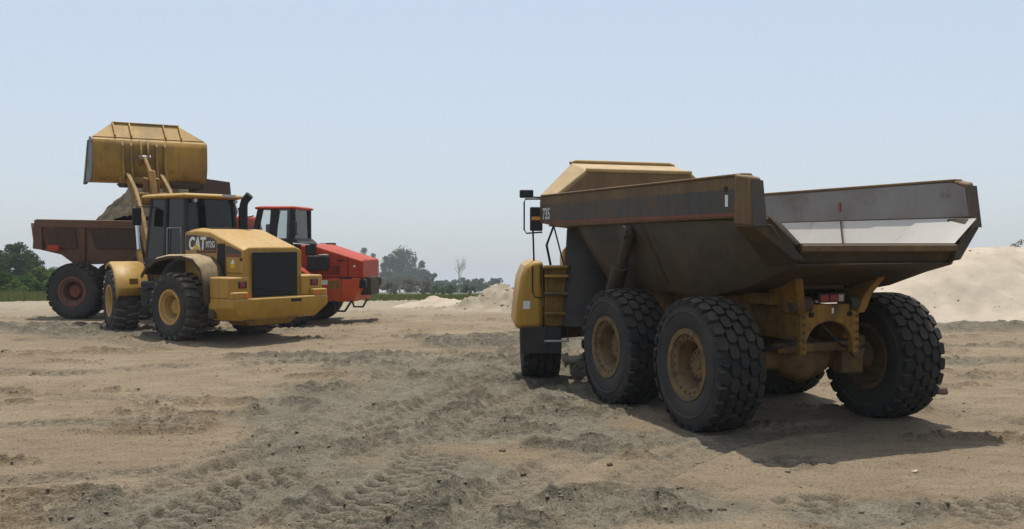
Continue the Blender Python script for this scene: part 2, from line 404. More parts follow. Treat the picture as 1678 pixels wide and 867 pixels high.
gx = axis_lines([(-2600, -60, 200, 12), (-60, -26, 8, .8), (-26, -9, .22, .075), (-9, -5.5, .06, .035), (-5.5, 5.5, .035, .035), (5.5, 18, .04, .14), (18, 30, .25, .9), (30, 60, 2, 8), (60, 2600, 12, 200)])
gy = axis_lines([(-60, -4, 8, 1.5), (-4, 7, .8, .05), (7, 12, .026, .034), (12, 16, .034, .05), (16, 27, .05, .11), (27, 42, .12, .35), (42, 80, .5, 3), (80, 2600, 6, 200)])
GX, GY = np.meshgrid(gx, gy); fx_, fy_ = GX.ravel(), GY.ravel()
near = sstep(60, 30, np.hypot(fx_, fy_ - 15))
gz = base_z(fx_, fy_)
tdz, tmask, lane = track_fields(fx_, fy_)
grey = grey_mask(fx_, fy_)
rgh = (.16 + .7 * grey) * (1 - .75 * lane)
clod = fbm(fx_ * 6.0, fy_ * 6.0, 3, 22, .6)
clod2 = np.clip(fbm(fx_ * 3.1, fy_ * 3.1, 3, 27) - .10, 0, 1)
def lumps(x, y, grey_, tm_):
    """loose damp clods: height profile with steep sides, and where they lie"""
    h = np.maximum(sstep(.09, .14, fbm(x * 4.5, y * 8.0, 3, 23, .55)), .6 * sstep(.10, .15, fbm(x * 9., y * 15., 2, 24, .5)))
    w = 1.2 * grey_ * sstep(-.14, .06, fbm(x * .7, y * .8, 3, 25)) + .8 * sstep(.09, .17, fbm(x * .5, y * 1.3, 4, 26)) + .12
    return h, np.clip(w, 0, 1) * (1 - .85 * tm_)
lump, lump_w = lumps(fx_, fy_, grey, lane)
gz = gz + near * (.11 * fbm(fx_ * .22, fy_ * .22, 3, 20) + .085 * fbm(fx_ * .9, fy_ * .9, 3, 21) * rgh + .105 * clod * rgh + .22 * clod2 * rgh + .085 * lump * lump_w + tdz)
# level, trodden soil right under the wheels
def flat_spot(z, X, Y, r=.75):
    d = np.hypot(fx_ - X, fy_ - Y); t = sstep(r * 1.5, r * .7, d); return z * (1 - t) + (base_z(X, Y * math.cos(SLOPE)) * t)
WHEEL_SPOTS = []
ground_info = (fx_, fy_)

# ------------------------------------------------------------------ ground material
def ground_material():
    m = bpy.data.materials.new('yard_soil'); m.use_nodes = True; nt = m.node_tree; p = nt.nodes['Principled BSDF']
    tc = nd(nt, 'ShaderNodeTexCoord'); co = tc.outputs['Object']
    at = nd(nt, 'ShaderNodeAttribute', attribute_name='damp'); gr = at.outputs['Fac']
    at2 = nd(nt, 'ShaderNodeAttribute', attribute_name='damp_shade'); ch = at2.outputs['Fac']
    at3 = nd(nt, 'ShaderNodeAttribute', attribute_name='field'); fl = at3.outputs['Fac']
    tan = mix(nt, ramp(nt, tex(nt, co, .55, 6, .6), [(.35, 0.0), (.65, 1.0)]), (.292, .234, .158), (.232, .180, .118))
    tan = mix(nt, math_(nt, 'MULTIPLY', ramp(nt, tex(nt, co, 1.7, 7, .65, (1, 2.2, 1)), [(.5, 0.0), (.72, 1.0)]), .7), tan, (.187, .132, .080))
    tan = mix(nt, math_(nt, 'MULTIPLY', ramp(nt, tex(nt, co, .9, 6, .6, (1, 2.5, 1)), [(.52, 0.0), (.75, 1.0)]), .6), tan, (.365, .30, .205))
    gy_ = mix(nt, ramp(nt, tex(nt, co, 2.3, 7, .7), [(.36, 0.0), (.64, 1.0)]), (.122, .114, .084), (.228, .210, .158))
    c = mix(nt, math_(nt, 'MULTIPLY', gr, .85), tan, gy_)
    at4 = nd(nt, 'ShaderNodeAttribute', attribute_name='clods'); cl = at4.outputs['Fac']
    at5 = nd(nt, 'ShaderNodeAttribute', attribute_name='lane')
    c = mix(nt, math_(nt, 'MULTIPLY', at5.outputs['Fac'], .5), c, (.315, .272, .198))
    c = mix(nt, math_(nt, 'MULTIPLY', ch, .92), c, (.056, .050, .038))  # damp soil plus shade painted into the sunken lug prints
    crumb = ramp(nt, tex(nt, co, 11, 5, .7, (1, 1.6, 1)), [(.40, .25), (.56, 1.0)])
    c = mix(nt, math_(nt, 'MULTIPLY', math_(nt, 'MULTIPLY', cl, crumb), .85), c, mix(nt, gr, (.105, .075, .048), (.066, .060, .046)))  # damp clods, coloured darker still to stand in for crumb shadows
    sp = ramp(nt, tex(nt, co, 38, 3, .6), [(.33, (.55, .53, .5)), (.5, (1., 1., 1.)), (.68, (1.22, 1.2, 1.18))])
    mm = nd(nt, 'ShaderNodeMix', data_type='RGBA', blend_type='MULTIPLY'); mm.inputs[0].default_value = .75
    nt.links.new(c, mm.inputs[6]); nt.links.new(sp, mm.inputs[7]); c = mm.outputs[2]
    # pale packed sand far off, then rough grass beyond the crest
    c = mix(nt, math_(nt, 'MULTIPLY', ramp(nt, fl, [(.0, 0.0), (.5, 1.0)]), .7), c, (.345, .305, .228))
    c = mix(nt, ramp(nt, fl, [(.55, 0.0), (.9, 1.0)]), c, (.115, .13, .055))
    nt.links.new(c, p.inputs['Base Color']); p.inputs['Roughness'].default_value = .95; p.inputs['Specular IOR Level'].default_value = .15
    h = math_(nt, 'ADD', tex(nt, co, 16, 6, .65), math_(nt, 'MULTIPLY', tex(nt, co, 60, 4, .6), .5))
    b = nd(nt, 'ShaderNodeBump'); b.inputs['Strength'].default_value = 1.0; b.inputs['Distance'].default_value = .06
    nt.links.new(h, b.inputs['Height']); nt.links.new(b.outputs[0], p.inputs['Normal'])
    MATS['yard_soil'] = m
ground_material()

def build_ground():
    z = gz
    for (X, Y, r) in WHEEL_SPOTS:
        z = flat_spot(z, X, Y, r)
    nx, ny = len(gx), len(gy)
    me = bpy.data.meshes.new('ground')
    co = np.stack([fx_, fy_, z], 1).astype(np.float32)
    i = np.arange((nx - 1) * (ny - 1)); r, c = i // (nx - 1), i % (nx - 1); a = r * nx + c
    quads = np.stack([a, a + 1, a + nx + 1, a + nx], 1).astype(np.int32)
    me.vertices.add(len(co)); me.vertices.foreach_set('co', co.ravel())
    me.loops.add(quads.size); me.loops.foreach_set('vertex_index', quads.ravel())
    me.polygons.add(len(quads)); me.polygons.foreach_set('loop_start', (np.arange(len(quads)) * 4).astype(np.int32))
    me.update(); me.validate(); me.shade_smooth()
    fld = sstep(30, 37, fy_) * .5 + .5 * sstep(44, 52, fy_ + 3 * fbm(fx_ * .1, fy_ * .1, 2, 60))
    for nm, arr in (('damp', grey), ('damp_shade', tmask), ('field', fld), ('clods', lump * lump_w * near), ('lane', lane)):
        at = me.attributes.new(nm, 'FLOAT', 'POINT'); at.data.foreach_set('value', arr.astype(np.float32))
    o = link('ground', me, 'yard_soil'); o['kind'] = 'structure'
    return z

# ------------------------------------------------------------------ wheels
def tyre_data(name, R, W, pattern, rim_r):
    g = G(); hw = W / 2
    d = .05 if pattern == 'block' else .075      # lug height
    rb = R - d
    prof = [(-hw * .80, rim_r), (-hw * .95, rim_r + .06), (-hw * 1.0, (rim_r + rb) / 2), (-hw * .97, rb * .90), (-hw * .90, rb * .965), (-hw * .7, rb * .995), (0, rb)]
    prof = prof + [(-o, r) for o, r in prof[-2::-1]]
    g.lathe(prof, 64)
    def rad(y, top):
        a = abs(y) / hw
        r = R - .012 * (a / .8) ** 2 - (0 if a < .8 else .38 * (a - .8) ** 1.6 * R * .9)
        return r if top else r - d - .02
    def block(cells):
        """outline in (angle, lateral): raised lug following the crown"""
        n = len(cells); ca = sum(c[0] for c in cells) / n; cy = sum(c[1] for c in cells) / n
        vs = []
        for top, sh in ((False, 1.0), (True, .90)):
            for (q, y) in cells:
                q2 = ca + (q - ca) * sh; y2 = cy + (y - cy) * sh; r = rad(y2, top)
                vs.append((r * math.cos(q2), y2, r * math.sin(q2)))
        g.add(vs, [tuple(range(n, 2 * n))] + [(i, (i + 1) % n, n + (i + 1) % n, n + i) for i in range(n)])
    if pattern == 'block':
        N = 26; st = 2 * math.pi / N
        cols = [(-1.0, -.62), (-.60, -.21), (-.19, .19), (.21, .60), (.62, 1.0)]
        for ci, (a, b) in enumerate(cols):
            for k in range(N):
                q = k * st + (ci % 2) * st * .5; hq = st * .44
                y0, y1 = a * hw, b * hw; e = (y1 - y0) * .22
                if ci in (0, 4):
                    s = 1 if ci == 4 else -1; yi, yo = (y0, y1) if s > 0 else (y1, y0)
                    ym = yo - (yo - yi) * .35
                    block([(q - hq * .55, yi), (q - hq, yi + s * abs(e)), (q - hq, ym), (q - hq * .8, yo), (q + hq * .6, yo), (q + hq * .85, ym), (q + hq * .9, yi + s * abs(e)), (q + hq * .55, yi)])
                else:
                    block([(q - hq, y0 + e), (q - hq * .45, y0), (q + hq * .75, y0), (q + hq, y0 + e), (q + hq, y1 - e), (q + hq * .45, y1), (q - hq * .75, y1), (q - hq, y1 - e)])
    else:
        N = 22; st = 2 * math.pi / N
        for s in (-1, 1):
            for k in range(N):
                q = k * st + (0 if s > 0 else st * .5); hq = st * .28; sl = st * .42
                ys = [0.03, .36, .70, 1.0]
                A = [(q + sl * (.9 - t * .7) - hq * (1.1 - .25 * t), s * hw * t) for t in ys]
                B = [(q + sl * (.9 - t * .7) + hq * (1.1 - .05 * t), s * hw * t) for t in ys]
                for i in range(3):
                    block([A[i], A[i + 1], B[i + 1], B[i]])
    # raised ring on the sidewalls
    for s in (-1, 1):
        g.lathe([(s * hw * .985, rb * .80), (s * (hw * .985 + .012), rb * .815), (s * (hw * .985 + .012), rb * .835), (s * hw * .97, rb * .85)], 64)
    me = g.data(name, 40)
    for p in me.polygons:
        c = p.center
        if math.hypot(c.x, c.z) < rb * .945 and abs(c.y) > hw * .8: p.material_index = 1
    return me

def rim_data(name, rim_r, W):
    g = G(); hw = W / 2; o = hw * .86
    prof = [(-o, rim_r), (-o - .02, rim_r + .03), (-o - .02, rim_r - .02), (-o * .6, rim_r * .86), (-o * .7, rim_r * .80),
            (-o * .7, rim_r * .70), (o * .80, rim_r * .72), (o * .92, rim_r * .76), (o * .98, rim_r * .90), (o + .03, rim_r * .93), (o + .035, rim_r + .035), (o + .01, rim_r + .04), (o, rim_r)]
    g.lathe(prof, 56)
    for k in range(20):                         # wheel nuts
        q = 2 * math.pi * k / 20; r = rim_r * .84
        g.lathe([(o * .95, .001), (o * .95 + .03, .001), (o * .95 + .03, .016), (o * .95, .018)][::-1], 6, 'y', (r * math.cos(q), 0, r * math.sin(q)))
    return g.data(name, 35)

def hub_data(name, rim_r, W, out=.62):
    g = G(); hw = W / 2
    g.lathe([(-hw * .5, .001), (-hw * .5, rim_r * .5), (-hw * .4, rim_r * .60), (-hw * .4, rim_r * .72), (-hw * .38, rim_r * .5), (hw * out * .8, rim_r * .47), (hw * out, rim_r * .42), (hw * out, rim_r * .18), (hw * (out + .06), rim_r * .16), (hw * (out + .06), .001)], 40)
    for k in range(12):
        q = 2 * math.pi * k / 12; r = rim_r * .36
        g.lathe([(hw * out - .01, .018), (hw * out + .02, .016), (hw * out + .02, .001)], 6, 'y', (r * math.cos(q), 0, r * math.sin(q)))
    return g.data(name, 35)

def wheel_kind(tag_, R, W, pattern, rim_r, mt, mr, mh, out=.62):
    t = tyre_data('tyre', R, W, pattern, rim_r); r = rim_data('rim', rim_r, W); h = hub_data('hub', rim_r, W, out)
    for me, m in ((t, mt), (r, mr), (h, mh)): me.materials.append(MATS[m])
    t.materials.append(MATS['rubber_side'])
    return dict(t=t, r=r, h=h, R=R)

def wheel(kind, parent, x, y, rot=0.0, spin=0.0, z=None):
    """wheel at (x, y); the dished side faces away from the machine"""
    e = bpy.data.objects.new('wheel', None); COL.objects.link(e); e.parent = parent; e.empty_display_size = .2
    side = 0 if y > 0 else math.pi
    e.matrix_local = Matrix.Translation((x, y, kind['R'] - .035 if z is None else z)) @ Matrix.Rotation(rot + side, 4, 'Z') @ Matrix.Rotation(spin, 4, 'Y')
    for nm, k in (('tyre', 't'), ('rim', 'r'), ('hub', 'h')):
        o = bpy.data.objects.new(nm, kind[k]); COL.objects.link(o); o.parent = e
    return e

# ================================================================== yellow articulated dump truck
TK = (3.839, 13.42, -.369)
truck = thing('articulated_dump_truck', 'empty yellow articulated dump truck seen from behind, dark stripe along its bed', 'dump truck', pose(*TK))
kt = wheel_kind('truck', .875, .66, 'block', .43, 'rubber', 'rim_paint', 'rim_paint', .42)
TRK = 2.82
# front unit pose inside the truck frame (articulated a little to the right)
FA, FXY = -R_(19), (5.08, .10)
def fpt(x, y, z):
    return (FXY[0] + x * math.cos(FA) - y * math.sin(FA), FXY[1] + x * math.sin(FA) + y * math.cos(FA), z)
for x, sp in ((0, .1), (2.3, .7)):
    for s in (1, -1): wheel(kt, truck, x, s * TRK / 2, 0, sp + s * .3)
for s in (1, -1):
    p = fpt(0, s * TRK / 2, 0); wheel(kt, truck, p[0], p[1] if s > 0 else p[1], FA, .4 * s)

# --- dump body: lofted shell
def half_outer(x, zf, zr, yo, yf):
    return [(x, yo, zr), (x, yf, zf), (x, -yf, zf), (x, -yo, zr)]
g = G()
st = [(-1.50, 2.16, 2.62, 1.50, 1.14), (-1.10, 2.06, 2.68, 1.58, 1.13), (-.45, 1.86, 2.69, 1.60, 1.12), (.35, 1.72, 2.69, 1.60, 1.10), (3.15, 1.72, 2.69, 1.60, 1.08), (3.4, 1.80, 2.69, 1.60, 1.08), (4.72, 2.66, 2.70, 1.60, 1.12)]
outer = [half_outer(x, zf, zr, yo, yf) for x, zf, zr, yo, yf in st]
g.loft(outer, closed=False)
body = g.obj('dump_body', 'body_paint', truck, smooth=25)
body.modifiers.new('Solid', 'SOLIDIFY').thickness = .03
# inner lining: floor with chute slopes and upright sides
g = G()
ins = [(-1.56, 2.40, 2.71, 1.50, 1.15), (-1.10, 2.30, 2.72, 1.53, 1.14), (-.45, 2.02, 2.72, 1.54, 1.12), (.35, 1.84, 2.72, 1.54, 1.10), (3.1, 1.80, 2.72, 1.54, 1.08), (4.60, 2.72, 2.735, 1.54, 1.12)]
floor_rings = [[(x, yo, zr), (x, yf, zf), (x, -yf, zf), (x, -yo, zr)] for x, zf, zr, yo, yf in ins]
g.loft(floor_rings, closed=False)
g.obj('floor_liner', 'steel_liner', body, smooth=20, label='bright worn steel chute floor of the bed')
for s in (1, -1):
    g = G()
    # upper side rail, a closed box section; rear end drops to a sloping cut
    g.prism([(-1.22, 3.20), (4.98, 3.20), (5.02, 3.10), (5.00, 2.74), (4.25, 2.66), (-1.16, 2.70)], 'y', s * 1.545, s * 1.66)
    o = g.obj('side_rail', 'rail_paint', body, bevel=.02)
    g = G(); g.prism([(-1.41, 2.735), (4.40, 2.735), (4.40, 3.17), (-1.10, 3.18), (-1.34, 3.10)], 'y', s * 1.541, s * 1.533)
    g.obj('wall_liner', 'steel_wall', body)
    g = G(); g.box(-1.0, 4.93, s * 1.664, s * 1.668, 2.765, 3.045); g.obj('side_stripe', 'stripe_dark', body)
    g = G(); g.box(-1.0, 4.90, s * 1.664, s * 1.669, 2.725, 2.762); g.obj('accent_stripe', 'stripe_red', body)
    g = G()  # top cap of the rail
    g.box(-1.15, 4.95, s * 1.53, s * 1.68, 3.195, 3.225); g.obj('rail_cap', 'rail_paint', body, bevel=.01)
    # rear pillar with its slanted lower horn reaching to the tail corner
    g = G()
    g.hexa([(-1.44, s * 1.55, 2.60), (-1.04, s * 1.55, 2.62), (-1.04, s * 1.72, 2.62), (-1.40, s * 1.70, 2.60)],
           [(-1.36, s * 1.55, 3.16), (-1.06, s * 1.545, 3.22), (-1.06, s * 1.72, 3.22), (-1.32, s * 1.69, 3.18)])
    g.obj('rear_pillar', 'rail_paint', body, bevel=.025)
    G().hexa([(-1.455, s * 1.535, 2.60), (-1.43, s * 1.535, 2.60), (-1.43, s * 1.70, 2.60), (-1.455, s * 1.70, 2.60)], [(-1.375, s * 1.535, 3.13), (-1.35, s * 1.535, 3.13), (-1.35, s * 1.69, 3.13), (-1.375, s * 1.69, 3.13)]).obj('pillar_edge', 'stripe_dark', body)
    g = G()
    g.hexa([(-1.60, s * 1.10, 2.20), (-1.10, s * 1.16, 2.10), (-1.04, s * 1.22, 2.12), (-1.58, s * 1.24, 2.20)],
           [(-1.44, s * 1.48, 2.72), (-1.06, s * 1.52, 2.72), (-1.04, s * 1.725, 2.61), (-1.42, s * 1.70, 2.60)])
    g.obj('tail_horn', 'body_paint', body, bevel=.02)
    g = G(); g.lathe([(-.09, .001), (-.09, .035), (.055, .035), (.055, .001)], 16, 'y', (-.80, s * 1.62, 3.05)); g.obj('lift_eye', 'black_plastic', body)
    if s > 0:
        g = G(); g.box(-.86, -.80, 1.67, 1.675, 2.84, 2.98); g.obj('reflector', 'white_paint', body)
    # vertical stiffeners under the rail and the diagonal brace
    for x in (-.2, 1.4, 3.0):
        g = G(); g.hexa([(x - .05, s * 1.12, 1.76), (x + .05, s * 1.12, 1.76), (x + .05, s * 1.17, 1.80), (x - .05, s * 1.17, 1.80)],
                        [(x - .05, s * 1.58, 2.66), (x + .05, s * 1.58, 2.66), (x + .05, s * 1.63, 2.66), (x - .05, s * 1.63, 2.66)])
        if x == 1.4: g.obj('stiffener', 'body_paint', body, bevel=.01)
# tail lip
g = G(); g.hexa([(-1.44, -1.12, 2.12), (-1.30, -1.12, 2.10), (-1.30, 1.12, 2.10), (-1.44, 1.12, 2.12)], [(-1.60, -1.16, 2.395), (-1.30, -1.16, 2.33), (-1.30, 1.16, 2.33), (-1.60, 1.16, 2.395)])
g.obj('tail_lip', 'body_paint', body, bevel=.02)
g = G(); g.box(-1.615, -1.56, -1.15, 1.15, 2.30, 2.385); g.obj('lip_bar', 'rail_paint', body, bevel=.015)
g = G(); g.box(1.10, 1.112, -1.53, -1.05, 2.5, 3.12)
# seam plate on the far wall
g = G(); g.prism([(1.02, 2.99), (1.07, 2.99), (1.07, 2.86), (1.02, 2.86)], 'y', -1.536, -1.515); g.obj('wall_bracket', 'stripe_red', body)
g = G(); g.hexa([(.32, -1.08, 1.862), (.345, -1.08, 1.862), (.345, -1.09, 1.885), (.32, -1.09, 1.885)], [(.98, -1.50, 2.702), (1.005, -1.50, 2.702), (1.005, -1.515, 2.722), (.98, -1.515, 2.722)])
g.obj('liner_seam', 'dark_chassis', body)
# spill guard over the cab
g = G()
rear = [(4.45, 1.62, 3.20), (4.45, 1.02, 3.66), (4.45, -1.02, 3.66), (4.45, -1.62, 3.20)]
front = [(5.00, 1.66, 3.22), (5.04, 1.04, 3.80), (5.04, -1.04, 3.80), (5.00, -1.66, 3.22)]
g.loft([[(4.45, 1.62, 2.74)] + rear + [(4.45, -1.62, 2.74)], [(4.98, 1.66, 2.74)] + front + [(4.98, -1.66, 2.74)]])
g.obj('spill_guard', 'guard_paint', body, bevel=.02)
G().tube([(5.06, 1.05, 3.80), (5.08, .95, 3.835), (5.08, -.95, 3.835), (5.06, -1.05, 3.80)], .035, 10).obj('guard_bead', 'guard_paint', body, smooth=40)
g = G(); g.prism([(1.56, 3.16), (1.0, 3.60), (-1.0, 3.60), (-1.56, 3.16), (-1.56, 2.72), (1.56, 2.72)], 'x', 4.43, 4.444); g.obj('headboard_liner', 'rail_paint', body)
g = G(); g.tube([(4.43, -1.03, 3.645), (4.43, 1.03, 3.645)], .035); g.obj('guard_edge', 'guard_paint', body, smooth=40)
text_mesh('model_number', '735', .27, 'number_white', body, Matrix(((-1, 0, 0, 4.86), (0, 0, 1, 1.670), (0, 1, 0, 2.80), (0, 0, 0, 1))), bold=.006, extrude=.002, sx=.8)

# --- hoist cylinders
for s in (1, -1):
    h = bpy.data.objects.new('hoist_cylinder', None); COL.objects.link(h); h.parent = truck
    a, b = Vector((2.95, s * 1.34, 1.40)), Vector((1.75, s * 1.60, 2.55)); m_ = a.lerp(b, .58)
    G().tube([a, m_], .125, 16).obj('barrel', 'dark_chassis', h, smooth=40)
    G().tube([m_, b], .085, 14).obj('rod', 'dark_chassis', h, smooth=40)
    G().tube([b + Vector((0, s * .03, 0)), b + Vector((0, s * .14, 0))], .10, 14).obj('pin', 'dark_chassis', h, smooth=40)

# --- rear frame
fr = G()
for s in (1, -1): fr.box(-.55, 4.2, s * .38 - .06, s * .38 + .06, 1.15, 1.58)
for x in (.2, 1.2, 2.2, 3.3): fr.box(x, x + .18, -.33, .33, 1.2, 1.5)
frame = fr.obj('rear_frame', 'yellow_frame', truck, bevel=.015)
g = G()  # arched rear cross plate
arch = [(-.46, .98)] + [(-.46, 1.56), (-.40, 1.62), (.40, 1.62), (.46, 1.56), (.46, .98), (.36, .98)] + [(.36 * math.cos(q), 1.10 + .30 * math.sin(q)) for q in np.linspace(.05, math.pi - .05, 13)] + [(-.36, .98)]
g.prism(arch, 'x', -.66, -.56); g.obj('cross_plate', 'yellow_frame', frame, bevel=.012)
for s in (1, -1):
    g = G()  # curved hinge arm from the frame up to the bed
    pts = [(-.60, s * .43, 1.50), (-.66, s * .50, 1.75), (-.78, s * .62, 1.98), (-1.00, s * .78, 2.14)]
    rings = []
    for i, (x, y, z) in enumerate(pts):
        wd = .11 + .05 * i; rings.append([(x - .10, y - s * .03, z), (x - .10, y + s * .09, z), (x + .28 + .22 * i, y + s * .09, z), (x + .28 + .22 * i, y - s * .03, z)])
    g.loft(rings); g.obj('hinge_arm', 'yellow_frame', frame, bevel=.015)
    G().tube([(-.62, s * .30, 1.62), (-.62, s * .56, 1.62)], .10, 16).obj('hinge_pin', 'dark_chassis', frame, smooth=40)
    g = G(); g.lathe([(-.02, .001), (-.02, .035), (.005, .035), (.005, .001)], 12, 'x', (-.665, s * .30, 1.49)); g.obj('frame_hole', 'grille_black', frame)
G().box(-.70, -.665, -.20, .20, 1.64, 1.76).obj('lamp_bar', 'dark_chassis', frame, bevel=.01)
for y in (.13, -.02): G().box(-.715, -.70, y - .06, y + .06, 1.655, 1.745).obj('tail_lamp', 'lamp_red', frame, bevel=.008)
G().box(-.715, -.70, -.17, -.09, 1.655, 1.745).obj('reverse_lamp', 'steel_worn', frame, bevel=.008)
G().box(-.668, -.662, -.05, -.02, 1.50, 1.57).obj('frame_plate', 'white_paint', frame)
G().box(-.52, -.34, -.34, .34, 1.80, 1.98).obj('cross_beam', 'dark_chassis', frame, bevel=.02)
# body subframe
g = G()
for s in (1, -1): g.box(-.35, 3.3, s * .62 - .07, s * .62 + .07, 1.60, 1.75)
g.obj('body_sill', 'yellow_frame', frame, bevel=.015)
# axles
for x in (0, 2.3):
    g = G(); g.lathe([(-1.10, .001), (-1.10, .20), (-.95, .16), (-.40, .15), (-.30, .24), (0, .33), (.30, .24), (.40, .15), (.95, .16), (1.10, .20), (1.10, .001)], 28, 'y', (x, 0, .86))
    ax = g.obj('axle', 'axle_paint', truck, smooth=40)
    if x == 0:
        g = G(); g.box(-.42, -.28, -.62, .62, .98, 1.10); g.obj('track_rod', 'axle_paint', ax, bevel=.02)
        G().box(-.36, -.14, -.80, -.45, .66, .98).obj('brake_box', 'axle_paint', ax, bevel=.03)
        G().lathe([(-.03, .001), (-.03, .10), (.05, .10), (.05, .001)], 20, 'x', (-.38, -.66, .98)).obj('rod_eye', 'rim_paint', ax, smooth=40)
for s in (1, -1):
    g = G(); g.loft([[(x, s * .74, z0), (x, s * .92, z0), (x, s * .92, z1), (x, s * .74, z1)] for x, z0, z1 in ((-.25, .95, 1.15), (.5, 1.02, 1.25), (1.15, 1.05, 1.42), (1.8, 1.02, 1.25), (2.55, .95, 1.15))])
    g.obj('bogie_beam', 'axle_paint', truck, bevel=.02)
    # mudguard sheet ahead of the bogie: dark curved panel
    g = G(); ring = []
    for z in (.98, 1.3, 1.7, 2.1, 2.5, 2.62):
        ring.append([(3.95 + .10 * (z - 1) + .55 * (1 - math.cos(q)), s * (.86 + (.60 - .10 * (z - 1)) * math.sin(q)), z) for q in np.linspace(0, math.pi / 2, 8)] +
                    [(4.55 + .10 * (z - 1), s * .88, z)])
    g.loft(ring); g.obj('mud_guard', 'guard_rubber', truck, smooth=40)

for k, (y0, y1) in enumerate(((.25, .75), (.12, -.62), (-.18, -.85))):
    G().tube([(-.50, y0, 1.45), (-.58, (y0 + y1) / 2, 1.12 - .05 * k), (-.34, y1, 1.02), (-.12, y1, 1.0)], .018, 6).obj('hydraulic_hose', 'black_plastic', truck, smooth=60)
for s in (1, -1):
    G().tube([(-.45, s * .30, 1.70), (.30, s * .34, 1.62), (1.2, s * .30, 1.66)], .03, 8).obj('brake_pipe', 'dark_chassis', truck, smooth=60)
    for k in range(5):
        G().lathe([(-.012, .022), (.0, .022), (.0, .001)], 6, 'x', (-.664, s * .42, 1.06 + .1 * k)).obj('bolt', 'rim_paint', frame)

# --- front unit
def fgeo(g):
    g.v = [fpt(*p) for p in g.v]; return g
fu = fgeo(G().box(-1.6, 2.1, -.45, .45, .95, 1.45)).obj('front_frame', 'dark_chassis', truck, bevel=.02)
g = G(); g.lathe([(-1.10, .001), (-1.10, .2), (-.4, .15), (0, .3), (.4, .15), (1.10, .2), (1.10, .001)], 24, 'y', (0, 0, .86)); fgeo(g).obj('axle', 'axle_paint', truck, smooth=40)
hood = fgeo(G().loft([[(x, -y, z0), (x, y, z0), (x, y, z1 - .12), (x, y - .12, z1), (x, -y + .12, z1), (x, -y, z1 - .12)] for x, y, z0, z1 in ((1.5, .86, 1.35, 2.38), (2.2, .86, 1.2, 2.28), (2.95, .80, 1.1, 2.12))])).obj('hood', 'yellow_paint', truck, bevel=.03)
fgeo(G().box(2.96, 3.0, -.62, .62, 1.2, 2.0)).obj('grille', 'grille_black', hood)
CX = .98
cab = fgeo(G().loft([[(CX - .85, -y, z), (CX - .85, y, z), (CX + .55, y, z), (CX + .55, -y, z)] for y, z in ((.80, 1.5), (.80, 2.35))])).obj('cab', 'yellow_paint', truck, bevel=.03)
for x, y in ((-.78, .72), (-.78, -.72), (.45, .72), (.45, -.72), (-.15, .74), (-.15, -.74)): fgeo(G().box(CX + x - .05, CX + x + .05, y - .05, y + .05, 2.35, 3.56)).obj('cab_pillar', 'black_plastic', cab, bevel=.015)
for s in (1, -1): fgeo(G().box(CX - .72, CX + .40, s * .735 - .006, s * .735 + .006, 2.37, 3.55)).obj('side_window', 'cab_glass', cab)
fgeo(G().box(CX + .45, CX + .462, -.67, .67, 2.37, 3.55)).obj('windscreen', 'cab_glass', cab)
fgeo(G().box(CX - .80, CX - .788, -.67, .67, 2.37, 3.55)).obj('rear_window', 'cab_glass', cab)
fgeo(G().loft([[(CX + x0, -y, z), (CX + x0, y, z), (CX + x1, y, z), (CX + x1, -y, z)] for x0, x1, y, z in ((-.88, .62, .82, 3.56), (-.90, .66, .86, 3.62), (-.88, .62, .84, 3.72), (-.76, .5, .72, 3.78))])).obj('cab_roof', 'yellow_paint', cab, bevel=.04, seg=3)
